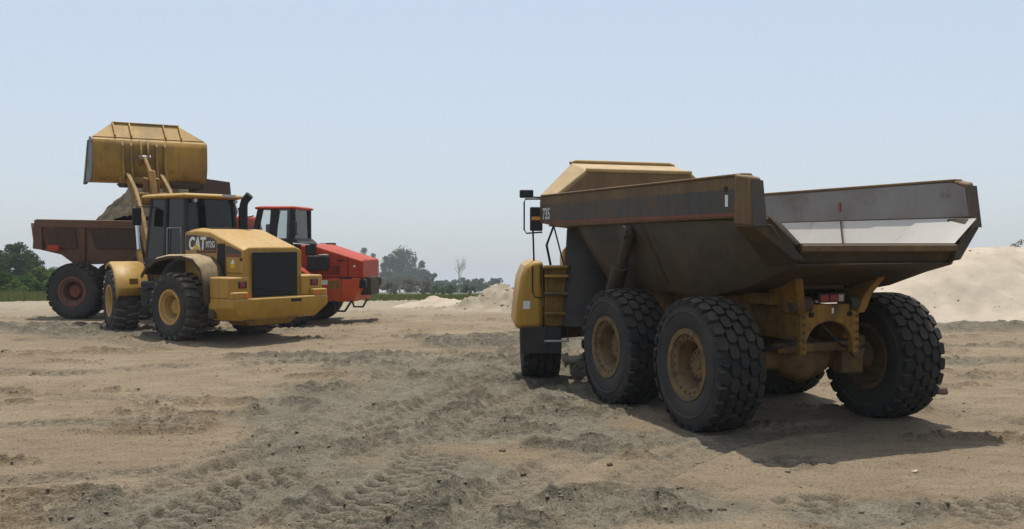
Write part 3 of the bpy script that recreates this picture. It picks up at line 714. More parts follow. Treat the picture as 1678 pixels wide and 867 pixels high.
for s in (1, -1):
    # front fender: rounded shell over the wheel, closed at the back by a panel
    sec = [(1.41, .92), (1.41, 2.09), (1.58, 2.08), (1.72, 1.99), (1.81, 1.78), (1.86, 1.40), (1.91, .92)]
    f_ = fgeo(G().prism([(s * y, z) for y, z in sec], 'x', -.94, 1.05)).obj('fender', 'yellow_paint', truck, bevel=.09, seg=4)
    fgeo(G().tube([(-.955, s * 1.60, 2.0), (-.955, s * 1.60, 1.55), (-.955, s * 1.56, 1.47), (-.955, s * 1.44, 1.45)], .012, 6)).obj('fender_seam', 'black_plastic', f_)
    g = G(); g.box(-.98, -.93, s * 1.10, s * 1.80, .50, .95); fgeo(g).obj('mud_flap', 'guard_rubber', truck, bevel=.01)
    # ladder bay with steps between fender and frame
    lb = fgeo(G().box(-.93, .2, s * .95, s * 1.385, .95, 1.98)).obj('ladder_bay', 'yellow_frame', truck, bevel=.03)
    for k, z in enumerate((1.98, 1.82, 1.52, 1.18)):
        fgeo(G().box(-1.05, -.91, s * .98, s * 1.40, z - .02, z + .03)).obj('step', 'yellow_paint' if k < 2 else 'yellow_frame', lb, bevel=.02)
    fgeo(G().tube([(-1.06, s * .98, .72), (-1.06, s * 1.40, .72)], .02, 8)).obj('step', 'steel_worn', lb)
    for yy in (1.0, 1.38): fgeo(G().tube([(-1.0, s * yy, 1.0), (-1.06, s * yy, .72)], .012, 6)).obj('step_hanger', 'black_plastic', lb)
    fgeo(G().tube([(-1.0, s * 1.46, 2.0), (-1.06, s * 1.46, 1.7), (-1.06, s * 1.44, 1.52), (-1.06, s * 1.0, 1.50)], .014, 6)).obj('grab_handle', 'black_plastic', lb)
    fgeo(G().box(-.948, -.94, s * 1.64, s * 1.76, 1.26, 1.40)).obj('fender_sticker', 'white_paint', f_)
    # handrails and mirrors (the far side stands further forward, clear of the bed)
    xo = 0 if s > 0 else 1.2
    hr = G()
    hr.tube([(xo - .55, s * 1.55, 2.05), (xo - .55, s * 1.58, 2.95)], .016, 8)
    hr.tube([(xo - .45, s * 1.25, 2.0), (xo - .42, s * 1.32, 2.35), (xo - .36, s * 1.18, 2.72), (xo - .36, s * 1.05, 2.95)], .022, 8)
    hr.tube([(xo - .5, s * 1.02, 2.0), (xo - .45, s * 1.12, 2.4), (xo - .40, s * 1.22, 2.8)], .014, 8)
    hr.tube([(xo - .5, s * .86, 2.0), (xo - .5, s * .88, 2.4), (xo - .48, s * 1.0, 2.8)], .014, 8)
    hr.tube([(xo - .4, s * .8, 3.18), (xo - .4, s * 1.2, 3.18), (xo - .4, s * 1.6, 3.2)], .014, 8)
    fgeo(hr).obj('handrail', 'black_plastic', cab, smooth=60)
    mr = fgeo(G().tube([(xo - .5, s * 1.42, 3.16), (xo - .5, s * 1.70, 3.16), (xo - .5, s * 1.72, 3.10), (xo - .5, s * 1.72, 2.62), (xo - .5, s * 1.68, 2.56), (xo - .5, s * 1.40, 2.58)], .014, 8)).obj('mirror_frame', 'black_plastic', cab, smooth=60)
    fgeo(G().box(xo - .56, xo - .48, s * 1.40, s * 1.62, 2.60, 3.02)).obj('mirror', 'black_plastic', cab, bevel=.02)
    fgeo(G().box(xo - .566, xo - .561, s * 1.43, s * 1.59, 2.79, 2.85)).obj('mirror_marker', 'lamp_amber', cab)
    fgeo(G().box(xo - .56, xo - .44, s * 1.56, s * 1.80, 3.18, 3.32)).obj('work_lamp', 'black_plastic', cab, bevel=.02)

# ================================================================== yellow wheel loader
LR = (-7.44, 25.36, R_(-52.8)); LFH = R_(-33); LFP = (-9.66, 27.72)
loader = thing('wheel_loader', 'yellow wheel loader with raised bucket tipping into the red dump truck', 'loader', pose(*LR))
kl = wheel_kind('loader', .85, .66, 'lug', .40, 'rubber_dusty', 'rim_loader', 'rim_loader', .45)
LT = 2.24
for s in (1, -1): wheel(kl, loader, 0, s * LT / 2, 0, .2 * s)
rel = pose(*LR).inverted() @ pose(LFP[0], LFP[1], LFH)
def lpt(x, y, z): return tuple(rel @ Vector((x, y, z)))
LA = math.atan2(rel[1][0], rel[0][0])
def lgeo(g): g.v = [lpt(*p) for p in g.v]; return g
for s in (1, -1):
    p = lpt(0, s * LT / 2, 0); wheel(kl, loader, p[0], p[1], LA, .5)
    if s < 0:
        w_ = [c for c in loader.children if c.name.startswith('wheel')][-1]
        w_.matrix_local = Matrix.Translation((p[0], p[1], kl['R'] - .035)) @ Matrix.Rotation(LA + math.pi, 4, 'Z')
    else:
        w_ = [c for c in loader.children if c.name.startswith('wheel')][-1]
        w_.matrix_local = Matrix.Translation((p[0], p[1], kl['R'] - .035)) @ Matrix.Rotation(LA, 4, 'Z')
# rear frame and axle
G().box(-1.6, 1.7, -.42, .42, .62, 1.25).obj('rear_frame', 'dark_chassis', loader, bevel=.02)
G().lathe([(-.9, .001), (-.9, .22), (-.3, .2), (0, .32), (.3, .2), (.9, .22), (.9, .001)], 24, 'y', (0, 0, .84)).obj('axle', 'axle_paint', loader, smooth=40)
lgeo(G().lathe([(-.9, .001), (-.9, .22), (-.3, .2), (0, .32), (.3, .2), (.9, .22), (.9, .001)], 24, 'y', (0, 0, .84))).obj('axle', 'axle_paint', loader, smooth=40)
# engine hood
prof = [(.14, 1.28), (.14, 2.60), (-.30, 2.64), (-.85, 2.60), (-2.12, 2.17), (-2.16, 1.05), (-1.4, 1.05)]
rings = []
for y, k in ((-.88, 0), (-.86, .04), (-.70, .10), (.70, .10), (.86, .04), (.88, 0)):
    rings.append([(x, y, z + (k if z > 2 else 0)) for x, z in prof])
lh = G().loft(rings).obj('engine_hood', 'yellow_paint', loader, bevel=.02)
G().box(-2.19, -2.158, -.70, .66, 1.10, 2.16).obj('grille', 'grille_black', lh, bevel=.02)
for k in range(11): G().box(-2.20, -2.188, -.66, .62, 1.16 + k * .09, 1.175 + k * .09).obj('grille_bar', 'black_plastic', lh)
for s in (1, -1):
    # printed panel, stripe, louvre
    G().prism([(.10, 2.20), (.10, 2.57), (-.30, 2.57), (-.95, 2.50), (-1.13, 2.42), (-1.13, 2.20)], 'y', s * .882, s * .886).obj('logo_panel', 'stripe_dark', lh)
    G().box(-1.13, -.35, s * .882, s * .8875, 2.13, 2.19).obj('accent_stripe', 'stripe_red', lh)
    G().prism([(-1.48, 2.11), (-1.48, 2.30), (-1.62, 2.30), (-2.05, 2.17), (-2.05, 2.11)], 'y', s * .882, s * .886).obj('logo_panel', 'stripe_dark', lh)
    G().box(-2.05, -1.48, s * .882, s * .8875, 2.04, 2.105).obj('accent_stripe', 'stripe_red', lh)
    lv = G().box(-1.46, -1.16, s * .882, s * .887, 1.25, 2.36).obj('side_louvre', 'grille_black', lh)
    G().prism([(-1.66, 1.88), (-1.76, 2.0), (-1.80, 1.88)], 'y', s * .883, s * .887).obj('warning_sign', 'white_paint', lh)
    G().box(-1.80, -1.66, s * .883, s * .887, 1.78, 1.87).obj('warning_label', 'logo_yellow', lh)
M_left = lambda x, z, y: Matrix(((-1, 0, 0, x), (0, 0, 1, y), (0, 1, 0, z), (0, 0, 0, 1)))
text_mesh('brand_letters', 'CAT', .42, 'white_paint', lh, M_left(-.02, 2.22, .889), bold=.016, shear=.15, sx=.80)
G().prism([(-.20, 2.215), (-.34, 2.36), (-.48, 2.215)], 'y', .893, .896).obj('logo_triangle', 'logo_yellow', lh)
text_mesh('model_number', '972G', .21, 'number_white', lh, M_left(-.70, 2.27, .889), bold=.006, shear=.1, sx=.78)
M_right = lambda x, z, y: Matrix(((1, 0, 0, x), (0, 0, -1, y), (0, 1, 0, z), (0, 0, 0, 1)))
text_mesh('brand_letters', 'CAT', .42, 'white_paint', lh, M_right(-.62, 2.22, -.889), bold=.016, shear=.15, sx=.80)
G().box(-.62, -.30, -.62, .62, 2.70, 2.75).obj('hood_vent', 'grille_black', lh, bevel=.015)
G().tube([(-.55, -.36, 2.68), (-.55, -.36, 3.30), (-.58, -.38, 3.44), (-.70, -.44, 3.58)], .105, 14).obj('exhaust_stack', 'grille_black', loader, smooth=50)
G().tube([(-.45, .35, 2.68), (-.45, .35, 2.78)], .10, 14).obj('intake_cap', 'black_plastic', loader, smooth=50)
for s in (1, -1):
    for x in (-.55, -1.15, -1.49): G().box(x - .006, x + .006, s * .8815, s * .885, 1.30, 2.12).obj('panel_gap', 'grille_black', lh)
    G().box(-2.1, -1.5, s * .8815, s * .885, 1.66, 1.672).obj('panel_gap', 'grille_black', lh)
    for z in (1.45, 1.95): G().box(-2.10, -2.02, s * .882, s * .90, z, z + .07).obj('hinge', 'black_plastic', lh, bevel=.005)
# counterweight with two lamp towers
cw = G().loft([[(-2.42, -1.48, z1), (-2.42, 1.36, z1), (-1.45, 1.36, z1), (-1.45, -1.48, z1)] if i else [(-2.25, -1.20, .56), (-2.25, 1.05, .56), (-1.45, 1.25, .56), (-1.45, -1.25, .56)] for i, z1 in ((0, 0), (1, .86), (2, 1.08))]).obj('counterweight', 'yellow_paint', loader, bevel=.03)
G().box(-2.428, -2.419, -.62, -.30, .96, 1.03).obj('tow_slot', 'grille_black', cw)
G().hexa([(-2.2, -.45, .42), (-1.5, -.45, .42), (-1.5, .75, .42), (-2.2, .75, .42)], [(-2.3, -.65, .60), (-1.5, -.65, .60), (-1.5, 1.0, .60), (-2.3, 1.0, .60)]).obj('belly_plate', 'yellow_frame', cw, bevel=.03)
for s, y0, y1 in ((1, .78, 1.36), (-1, -1.48, -.80)):
    G().box(-2.22, -1.48, min(y0, y1), max(y0, y1), 1.075, 1.58).obj('lamp_tower', 'yellow_paint', cw, bevel=.04)
    G().box(-2.40, -2.21, y0 + (.16 if s > 0 else 0), y1 - (0 if s > 0 else .26), 1.07, 1.24).obj('lamp_step', 'yellow_paint', cw, bevel=.03)
    yl = .98 if s > 0 else -1.20
    G().box(-2.235, -2.218, yl - .12, yl + .12, 1.32, 1.48).obj('lamp_housing', 'black_plastic', cw, bevel=.01)
    G().box(-2.25, -2.232, yl - .06, yl + .08, 1.34, 1.46).obj('tail_lamp', 'lamp_red', cw, bevel=.01)
    G().box(-2.412, -2.398, yl - .10, yl + .10, 1.11, 1.19).obj('reflector', 'lamp_orange', cw)
    # rear wheel fender
    fa = [(1.18, 1.62), (.92, 1.86), (.55, 2.02), (.05, 2.10), (-.55, 2.11), (-1.0, 2.04), (-1.30, 1.82), (-1.45, 1.45), (-1.52, .98)]
    g = G(); g.loft([[(x, s * .88, z), (x, s * 1.38, z), (x * .985, s * 1.46, z - .04), (x * .96, s * 1.47, z - .12)] for x, z in fa], closed=False)
    f_ = g.obj('fender', 'fender_dusty', loader, smooth=50); f_.modifiers.new('Solid', 'SOLIDIFY').thickness = .04
    # cab ladder and tank
    G().box(.95, 1.75, s * .62, s * 1.10, .72, 1.40).obj('fuel_tank', 'black_plastic', loader, bevel=.05)
    for z in (.50, .85, 1.2): G().box(1.2, 1.6, s * 1.10, s * 1.26, z, z + .04).obj('step', 'black_plastic', loader)
G().box(-1.62, -1.40, .9, 1.34, .60, .98).obj('side_box', 'dark_chassis', loader, bevel=.02)
# cab
cabl = G().loft([[(.22, -.80, z), (.22, .80, z), (2.02, .80, z), (2.02, -.80, z)] for z in (1.55, 1.95)]).obj('cab', 'black_plastic', loader, bevel=.03)
for (x, y, xt, yt) in ((.26, .76, .34, .70), (.26, -.76, .34, -.70), (1.98, .74, 1.80, .68), (1.98, -.74, 1.80, -.68), (1.12, .78, 1.12, .70), (1.12, -.78, 1.12, -.70)):
    G().hexa([(x - .055, y - .045, 1.95), (x + .055, y - .045, 1.95), (x + .055, y + .045, 1.95), (x - .055, y + .045, 1.95)], [(xt - .055, yt - .045, 3.50), (xt + .055, yt - .045, 3.50), (xt + .055, yt + .045, 3.50), (xt - .055, yt + .045, 3.50)]).obj('cab_pillar', 'black_plastic', cabl, bevel=.015)
for s in (1, -1):
    for (x0, x1, t0, t1) in ((.32, 1.07, .40, 1.07), (1.18, 1.93, 1.18, 1.75)):
        G().hexa([(x0, s * .765, 1.96), (x1, s * .765, 1.96), (x1, s * .777, 1.96), (x0, s * .777, 1.96)], [(t0, s * .695, 3.49), (t1, s * .695, 3.49), (t1, s * .707, 3.49), (t0, s * .707, 3.49)]).obj('side_window', 'cab_glass', cabl)
G().hexa([(.255, -.70, 1.96), (.267, -.70, 1.96), (.267, .70, 1.96), (.255, .70, 1.96)], [(.335, -.64, 3.49), (.347, -.64, 3.49), (.347, .64, 3.49), (.335, .64, 3.49)]).obj('rear_window', 'cab_glass', cabl)
G().hexa([(1.98, -.70, 1.96), (1.992, -.70, 1.96), (1.992, .70, 1.96), (1.98, .70, 1.96)], [(1.80, -.64, 3.49), (1.812, -.64, 3.49), (1.812, .64, 3.49), (1.80, .64, 3.49)]).obj('windscreen', 'cab_glass', cabl)
G().loft([[(x0, -y, z), (x0, y, z), (x1, y, z), (x1, -y, z)] for x0, x1, y, z in ((.22, 1.95, .78, 3.49), (.10, 2.05, .88, 3.53), (.12, 2.02, .86, 3.59), (.25, 1.90, .76, 3.62))]).obj('cab_roof', 'yellow_paint', cabl, bevel=.03)
G().box(.10, .118, -.62, -.22, 3.545, 3.61).obj('roof_plate', 'steel_worn', cabl)
for y in (.52, -.70): G().lathe([(-.03, .001), (-.03, .05), (.02, .055), (.02, .001)], 14, 'x', (.22, y, 3.44)).obj('work_lamp', 'steel_worn', cabl, smooth=40)
G().box(.62, 1.15, -.27, .27, 1.9, 2.35).box(.55, .72, -.25, .25, 2.3, 3.0).obj('seat', 'seat_cloth', cabl, bevel=.05)
G().tube([(1.65, 0, 1.9), (1.5, 0, 2.6)], .04, 8).lathe([(0, .18), (.03, .19), (.03, .16), (0, .18)], 20, 'z', (1.48, 0, 2.62)).obj('steering_wheel', 'black_plastic', cabl, smooth=40)
G().tube([(.40, .82, 2.0), (.42, .80, 2.75), (1.0, .80, 2.75)], .014, 6).tube([(1.0, .82, 1.9), (1.0, .80, 2.75)], .014, 6).obj('grab_handle', 'steel_worn', cabl)
for s in (1, -1):
    G().tube([(1.85, s * .72, 3.30), (1.95, s * 1.05, 3.30), (1.95, s * 1.05, 3.2)], .016, 6).obj('mirror_arm', 'black_plastic', cabl)
    G().box(1.92, 1.98, s * 1.05 - .13, s * 1.05 + .13, 2.82, 3.28).obj('mirror', 'black_plastic', cabl, bevel=.03)
# front frame, fenders, lift arms
lgeo(G().box(-1.4, .55, -.42, .42, .62, 1.35)).obj('front_frame', 'dark_chassis', loader, bevel=.02)
lgeo(G().loft([[(x, -.40, z0), (x, .40, z0), (x, .40, z1), (x, -.40, z1)] for x, z0, z1 in ((-.75, 1.2, 1.7), (-.45, 1.2, 2.25), (0, 1.2, 2.25), (.5, 1.2, 1.5))])).obj('arm_tower', 'yellow_frame', loader, bevel=.02)
for s in (1, -1):
    fa = [(1.02 * math.cos(q), .85 + 1.02 * math.sin(q)) for q in np.linspace(R_(62), R_(172), 10)]
    g = G(); g.loft([[(x, s * .62, z), (x, s * 1.36, z), (x * .985, s * 1.43, z - .03), (x * .95, s * 1.44, z - .10)] for x, z in fa], closed=False)
    f_ = lgeo(g).obj('fender', 'yellow_paint', loader, smooth=50); f_.modifiers.new('Solid', 'SOLIDIFY').thickness = .035
    lgeo(G().box(-1.03, -1.0, s * .90, s * 1.12, 1.28, 1.44)).obj('fender_step', 'yellow_frame', f_, bevel=.01)
    # lift arm: deep boom, knuckled in the middle
    A = [(-.35, 2.10), (.35, 2.95), (1.20, 3.75), (2.10, 4.30)]
    wd = [.15, .21, .19, .12]; ring = []
    for i, (x, z) in enumerate(A):
        d = Vector((A[min(i + 1, 3)][0] - A[max(i - 1, 0)][0], A[min(i + 1, 3)][1] - A[max(i - 1, 0)][1])).normalized(); n = Vector((-d.y, d.x)) * wd[i]
        ring.append([(x + n.x, s * .42, z + n.y), (x + n.x, s * .53, z + n.y), (x - n.x, s * .53, z - n.y), (x - n.x, s * .42, z - n.y)])
    lgeo(G().loft(ring)).obj('lift_arm', 'yellow_frame', loader, bevel=.02)
    lgeo(G().tube([(2.10, s * .34, 4.30), (2.10, s * .62, 4.30)], .10, 16)).obj('arm_pin', 'dark_chassis', loader, smooth=40)
    lc = lgeo(G().tube([(.25, s * .48, 1.30), (.75, s * .48, 2.15)], .085, 12)).obj('lift_cylinder', 'yellow_frame', loader, smooth=40)
    lgeo(G().tube([(.75, s * .48, 2.15), (1.10, s * .48, 3.40)], .05, 12)).obj('rod', 'chrome', lc, smooth=40)
lgeo(G().box(1.0, 1.25, -.42, .42, 3.45, 3.80)).obj('cross_tube', 'yellow_frame', loader, bevel=.05)
lgeo(G().loft([[(x - .12, -.10, z), (x - .12, .10, z), (x + .12, .10, z), (x + .12, -.10, z)] for x, z in ((.85, 3.15), (1.1, 3.9), (1.32, 4.45))])).obj('tilt_lever', 'yellow_frame', loader, bevel=.04)
lgeo(G().tube([(1.34, 0, 4.36), (2.08, 0, 4.86)], .06, 12)).obj('tilt_link', 'yellow_frame', loader, smooth=40)
lgeo(G().tube([(-.1, 0, 2.25), (.85, 0, 3.2)], .09, 12)).obj('tilt_cylinder', 'yellow_frame', loader, smooth=40)
for y in (.16, -.16):
    lgeo(G().loft([[(1.15, y - .05, 3.7), (1.15, y + .05, 3.7), (1.5, y + .05, 3.7), (1.5, y - .05, 3.7)], [(1.1, y - .05, 4.2), (1.1, y + .05, 4.2), (1.4, y + .05, 4.25), (1.4, y - .05, 4.25)]])).obj('lever_guide', 'yellow_frame', loader, bevel=.02)
# bucket
BC = -.22
bk = bpy.data.objects.new('bucket', None); COL.objects.link(bk); bk.parent = loader
bw = 1.62
def bshell(y0, y1, t=0):
    return [(2.30, 4.20), (2.22, 4.55), (2.22, 5.30), (2.30, 5.42), (2.45, 5.46)]
back = [(3.30, 4.16), (2.75, 4.14), (2.42, 4.18), (2.26, 4.34), (2.20, 4.62), (2.20, 5.20), (2.25, 5.36), (2.34, 5.42)]
g = G(); g.loft([[(x, BC - bw, z) for x, z in back], [(x, BC + bw, z) for x, z in back]], closed=False)
sh = lgeo(g).obj('bucket_shell', 'bucket_paint', bk, smooth=35); sh.modifiers.new('Solid', 'SOLIDIFY').thickness = .035
for s in (1, -1):
    y = BC + s * (bw + .012)
    poly = back + [(2.55, 5.46), (2.75, 5.30), (3.36, 4.22)]
    lgeo(G().prism(poly, 'y', y - .022, y + .022)).obj('side_plate', 'steel_grey' if s > 0 else 'bucket_paint', bk, bevel=.006)
    lgeo(G().hexa([(3.22, y - .05, 4.12), (3.42, y - .05, 4.10), (3.42, y + .05, 4.10), (3.22, y + .05, 4.12)], [(2.62, y - .05, 5.36), (2.74, y - .05, 5.36), (2.74, y + .05, 5.36), (2.62, y + .05, 5.36)])).obj('side_cutter', 'steel_grey', bk, bevel=.01)
    for yy in (.36, .60):
        lgeo(G().prism([(2.19, 4.30), (1.98, 4.20), (1.98, 4.42), (2.10, 4.70), (2.12, 5.20), (2.19, 5.30)], 'y', s * yy - .03, s * yy + .03)).obj('hinge_plate', 'bucket_paint', bk, bevel=.01)
for yy in (.10, -.10):
    lgeo(G().prism([(2.19, 4.62), (2.00, 4.78), (2.00, 4.96), (2.08, 5.22), (2.22, 5.40)], 'y', yy - .03, yy + .03)).obj('tilt_bracket', 'bucket_paint', bk, bevel=.01)
lgeo(G().tube([(2.06, -.16, 4.87), (2.06, .16, 4.87)], .06, 12)).obj('tilt_pin', 'steel_worn', bk, smooth=40)
lgeo(G().box(2.06, 2.20, -.70, .70, 4.10, 4.28)).obj('hinge_bar', 'bucket_paint', bk, bevel=.03)
lgeo(G().hexa([(2.25, BC - 1.60, 5.36), (2.30, BC - 1.60, 5.34), (2.30, BC + 1.60, 5.34), (2.25, BC + 1.60, 5.36)], [(2.38, BC - 1.60, 5.45), (2.42, BC - 1.60, 5.41), (2.42, BC + 1.60, 5.41), (2.38, BC + 1.60, 5.45)])).obj('top_lip', 'bucket_paint', bk, bevel=.01)
lgeo(G().hexa([(2.30, BC - 1.55, 4.00), (3.10, BC - 1.55, 4.02), (3.10, BC + .72, 4.02), (2.30, BC + .72, 4.00)], [(2.30, BC - 1.58, 4.165), (3.20, BC - 1.58, 4.13), (3.20, BC + .80, 4.13), (2.30, BC + .80, 4.165)])).obj('heel_plate', 'body_paint', bk, bevel=.02)
# leaning spill guard with ribs
lean = .42
def sg(y, t, o=0): return (2.36 + lean * t - .72 * o, y, 5.43 + .46 * t + .70 * o)
poly = [(BC - 1.60, 0), (BC + 1.60, 0), (BC + .98, 1), (BC - .92, 1)]
lgeo(G().hexa([sg(y, t, 0) for y, t in poly], [sg(y, t, .03) for y, t in poly])).obj('spill_guard', 'bucket_paint', bk)
for y in (.98, .52, -.46, -.92):
    lgeo(G().hexa([sg(BC + y - .02, .02, .031), sg(BC + y + .02, .02, .031), sg(BC + y + .02, .98, .031), sg(BC + y - .02, .98, .031)], [sg(BC + y - .02, .02, .10), sg(BC + y + .02, .02, .10), sg(BC + y + .02, .98, .10), sg(BC + y - .02, .98, .10)])).obj('guard_rib', 'bucket_paint', bk, bevel=.005)
lgeo(G().hexa([sg(BC - .92, .96, .031), sg(BC + .98, .96, .031), sg(BC + .98, 1.0, .031), sg(BC - .92, 1.0, .031)], [sg(BC - .92, .96, .08), sg(BC + .98, .96, .08), sg(BC + .98, 1.0, .08), sg(BC - .92, 1.0, .08)])).obj('guard_edge', 'bucket_paint', bk, bevel=.005)

# ================================================================== red articulated dump truck
RT = (-13.43, 32.54, R_(97))
red = thing('articulated_dump_truck', 'red articulated dump truck heaped with soil, standing behind the wheel loader', 'dump truck', pose(*RT))
kr = wheel_kind('red', .89, .70, 'block', .43, 'rubber', 'rim_red', 'hub_red', .5)
for x in (0, 1.95):
    for s in (1, -1): wheel(kr, red, x, s * 1.27, 0, x)
for s in (1, -1): wheel(kr, red, 6.90, s * 1.25, 0, .3, z=.89 - .20)
# bed
g = G()
RST = [(-1.40, 2.22, 2.98, 1.46, 1.30), (-.55, 2.02, 2.95, 1.50, 1.2), (-.15, 1.70, 2.92, 1.50, 1.1), (3.0, 1.80, 2.86, 1.50, 1.1), (3.9, 2.70, 2.86, 1.5, 1.3)]
g.loft([[(x, yo, zr), (x, yf, zf), (x, -yf, zf), (x, -yo, zr)] for x, zf, zr, yo, yf in RST], closed=False)
rb = g.obj('dump_body', 'red_body', red, smooth=25); rb.modifiers.new('Solid', 'SOLIDIFY').thickness = .04
for s in (1, -1):
    G().prism([(-1.18, 3.10), (4.10, 3.00), (4.10, 2.74), (-1.22, 2.86)], 'y', s * 1.44, s * 1.58).obj('side_rail', 'red_body', rb, bevel=.02)
    G().hexa([(-1.42, s * 1.28, 2.18), (-1.08, s * 1.30, 2.14), (-1.08, s * 1.42, 2.14), (-1.42, s * 1.40, 2.18)], [(-1.24, s * 1.44, 3.08), (-1.0, s * 1.46, 3.08), (-1.0, s * 1.60, 3.08), (-1.24, s * 1.58, 3.08)]).obj('rear_post', 'red_body', rb, bevel=.02)
    for x0, x1 in ((-.95, .05), (.55, 2.1), (2.5, 3.7)):
        G().hexa([(x0 + .1, s * 1.33, 2.18), (x1, s * 1.33, 2.18), (x1, s * 1.37, 2.18), (x0 + .1, s * 1.37, 2.18)], [(x0, s * 1.49, 2.78), (x1 + .05, s * 1.49, 2.78), (x1 + .05, s * 1.53, 2.78), (x0, s * 1.53, 2.78)]).obj('side_panel', 'red_panel', rb, bevel=.015)
    for x in (.32, 2.3):
        G().hexa([(x - .22, s * 1.14, 1.78), (x - .10, s * 1.14, 1.78), (x - .10, s * 1.24, 1.78), (x - .22, s * 1.24, 1.78)], [(x - .02, s * 1.50, 2.82), (x + .12, s * 1.50, 2.82), (x + .12, s * 1.60, 2.82), (x - .02, s * 1.60, 2.82)]).obj('side_rib', 'red_body', rb, bevel=.015)
    G().box(-.92, -.50, s * 1.36, s * 1.44, 2.10, 2.30).obj('tail_bracket', 'red_paint', rb, bevel=.04)
    G().tube([(1.2, s * 1.35, 1.3), (2.5, s * 1.45, 2.3)], .09, 12).obj('hoist_cylinder', 'dark_chassis', red, smooth=40)
    G().box(2.45, 2.95, s * 1.60, s * 1.64, 2.30, 2.66).obj('side_plate', 'yellow_frame', rb, bevel=.01)
# headboard and canopy
G().prism([(1.5, 2.8), (1.5, 3.9), (1.1, 4.32), (-1.1, 4.32), (-1.5, 3.9), (-1.5, 2.8)], 'x', 3.74, 3.82).obj('headboard', 'red_body', rb, bevel=.015)
G().hexa([(3.83, -1.48, 3.86), (3.90, -1.48, 3.80), (3.90, 1.48, 3.80), (3.83, 1.48, 3.86)], [(3.83, -1.1, 4.34), (4.05, -1.0, 4.36), (4.05, 1.0, 4.36), (3.83, 1.1, 4.34)]).obj('canopy', 'red_panel', rb, bevel=.02)
for s in (1, -1): G().prism([(3.83, 3.0), (3.83, 3.85), (3.98, 3.85), (4.12, 3.4), (4.0, 3.0)], 'y', s * 1.50, s * 1.44).obj('headboard_cheek', 'steel_worn', rb, bevel=.01)
# rear frame and axles
G().box(-.7, 5.0, -.42, .42, 1.0, 1.5).obj('rear_frame', 'dark_chassis', red, bevel=.02)
for x in (0, 1.95): G().lathe([(-1.0, .001), (-1.0, .2), (-.3, .16), (0, .3), (.3, .16), (1.0, .2), (1.0, .001)], 20, 'y', (x, 0, .88)).obj('axle', 'dark_chassis', red, smooth=40)
G().lathe([(-1.0, .001), (-1.0, .2), (-.3, .16), (0, .3), (.3, .16), (1.0, .2), (1.0, .001)], 20, 'y', (6.9, 0, .68)).obj('axle', 'dark_chassis', red, smooth=40)
G().box(5.0, 9.2, -.5, .5, .75, 1.3).obj('front_frame', 'dark_chassis', red, bevel=.02)
# cab
rc = G().loft([[(5.45, -.88, 1.45), (5.45, .88, 1.45), (7.10, .88, 1.45), (7.10, -.88, 1.45)], [(5.45, -.88, 2.30), (5.45, .88, 2.30), (7.10, .88, 2.30), (7.10, -.88, 2.30)], [(5.45, -.85, 2.5), (5.45, .85, 2.5), (6.88, .85, 2.5), (6.88, -.85, 2.5)]]).obj('cab', 'black_plastic', red, bevel=.03)
for x, xt, w in ((5.54, 5.76, .09), (6.16, 6.22, .12), (6.78, 6.80, .08)):
    for s in (1, -1):
        G().hexa([(x - w, s * .80 - .05, 2.35), (x + w, s * .80 - .05, 2.35), (x + w, s * .80 + .05, 2.35), (x - w, s * .80 + .05, 2.35)], [(xt - w, s * .74 - .05, 3.40), (xt + w, s * .74 - .05, 3.40), (xt + w, s * .74 + .05, 3.40), (xt - w, s * .74 + .05, 3.40)]).obj('cab_pillar', 'black_plastic', rc, bevel=.012)
for s in (1, -1):
    G().hexa([(5.6, s * .80 - .006, 2.36), (6.06, s * .80 - .006, 2.36), (6.06, s * .80 + .006, 2.36), (5.6, s * .80 + .006, 2.36)], [(5.82, s * .74 - .006, 3.39), (6.12, s * .74 - .006, 3.39), (6.12, s * .74 + .006, 3.39), (5.82, s * .74 + .006, 3.39)]).obj('side_window', 'clear_glass', rc)
    G().hexa([(6.26, s * .80 - .006, 2.36), (6.72, s * .80 - .006, 2.36), (6.72, s * .80 + .006, 2.36), (6.26, s * .80 + .006, 2.36)], [(6.32, s * .74 - .006, 3.39), (6.74, s * .74 - .006, 3.39), (6.74, s * .74 + .006, 3.39), (6.32, s * .74 + .006, 3.39)]).obj('side_window', 'clear_glass', rc)
G().box(6.80, 6.812, -.72, .72, 2.36, 3.39).obj('windscreen', 'clear_glass', rc)
G().loft([[(x0, -y, z), (x0, y, z), (x1, y, z), (x1, -y, z)] for x0, x1, y, z in ((5.62, 6.92, .84, 3.40), (5.60, 6.94, .86, 3.46), (5.75, 6.82, .76, 3.50))]).obj('cab_roof', 'red_paint', rc, bevel=.02)
G().box(5.8, 6.2, -.25, .25, 2.1, 2.4).box(5.72, 5.86, -.25, .25, 2.4, 2.95).obj('seat', 'seat_cloth', rc, bevel=.04)
G().tube([(6.90, -.90, 3.42), (6.98, -1.02, 3.0), (6.94, -1.0, 2.5)], .02, 6).obj('mirror_arm', 'black_plastic', rc)
G().box(6.92, 7.0, -1.10, -.92, 2.60, 3.02).obj('mirror', 'black_plastic', rc, bevel=.02)
G().tube([(5.22, -1.0, 2.2), (5.22, -1.0, 3.35), (5.19, -1.0, 3.45)], .07, 12).obj('exhaust_stack', 'grille_black', red, smooth=40)
G().tube([(5.22, -1.0, 3.1), (5.6, -.9, 3.2)], .02, 6).obj('exhaust_bracket', 'black_plastic', red)
G().loft([[(4.75, -.75, z), (4.75, .75, z), (5.3, .75, z), (5.3, -.75, z)] for z in (1.5, 2.7)] + [[(4.8, -.6, 3.2), (4.8, .6, 3.2), (5.2, .6, 3.2), (5.2, -.6, 3.2)]]).obj('engine_cowl', 'red_paint', red, bevel=.08, seg=3)
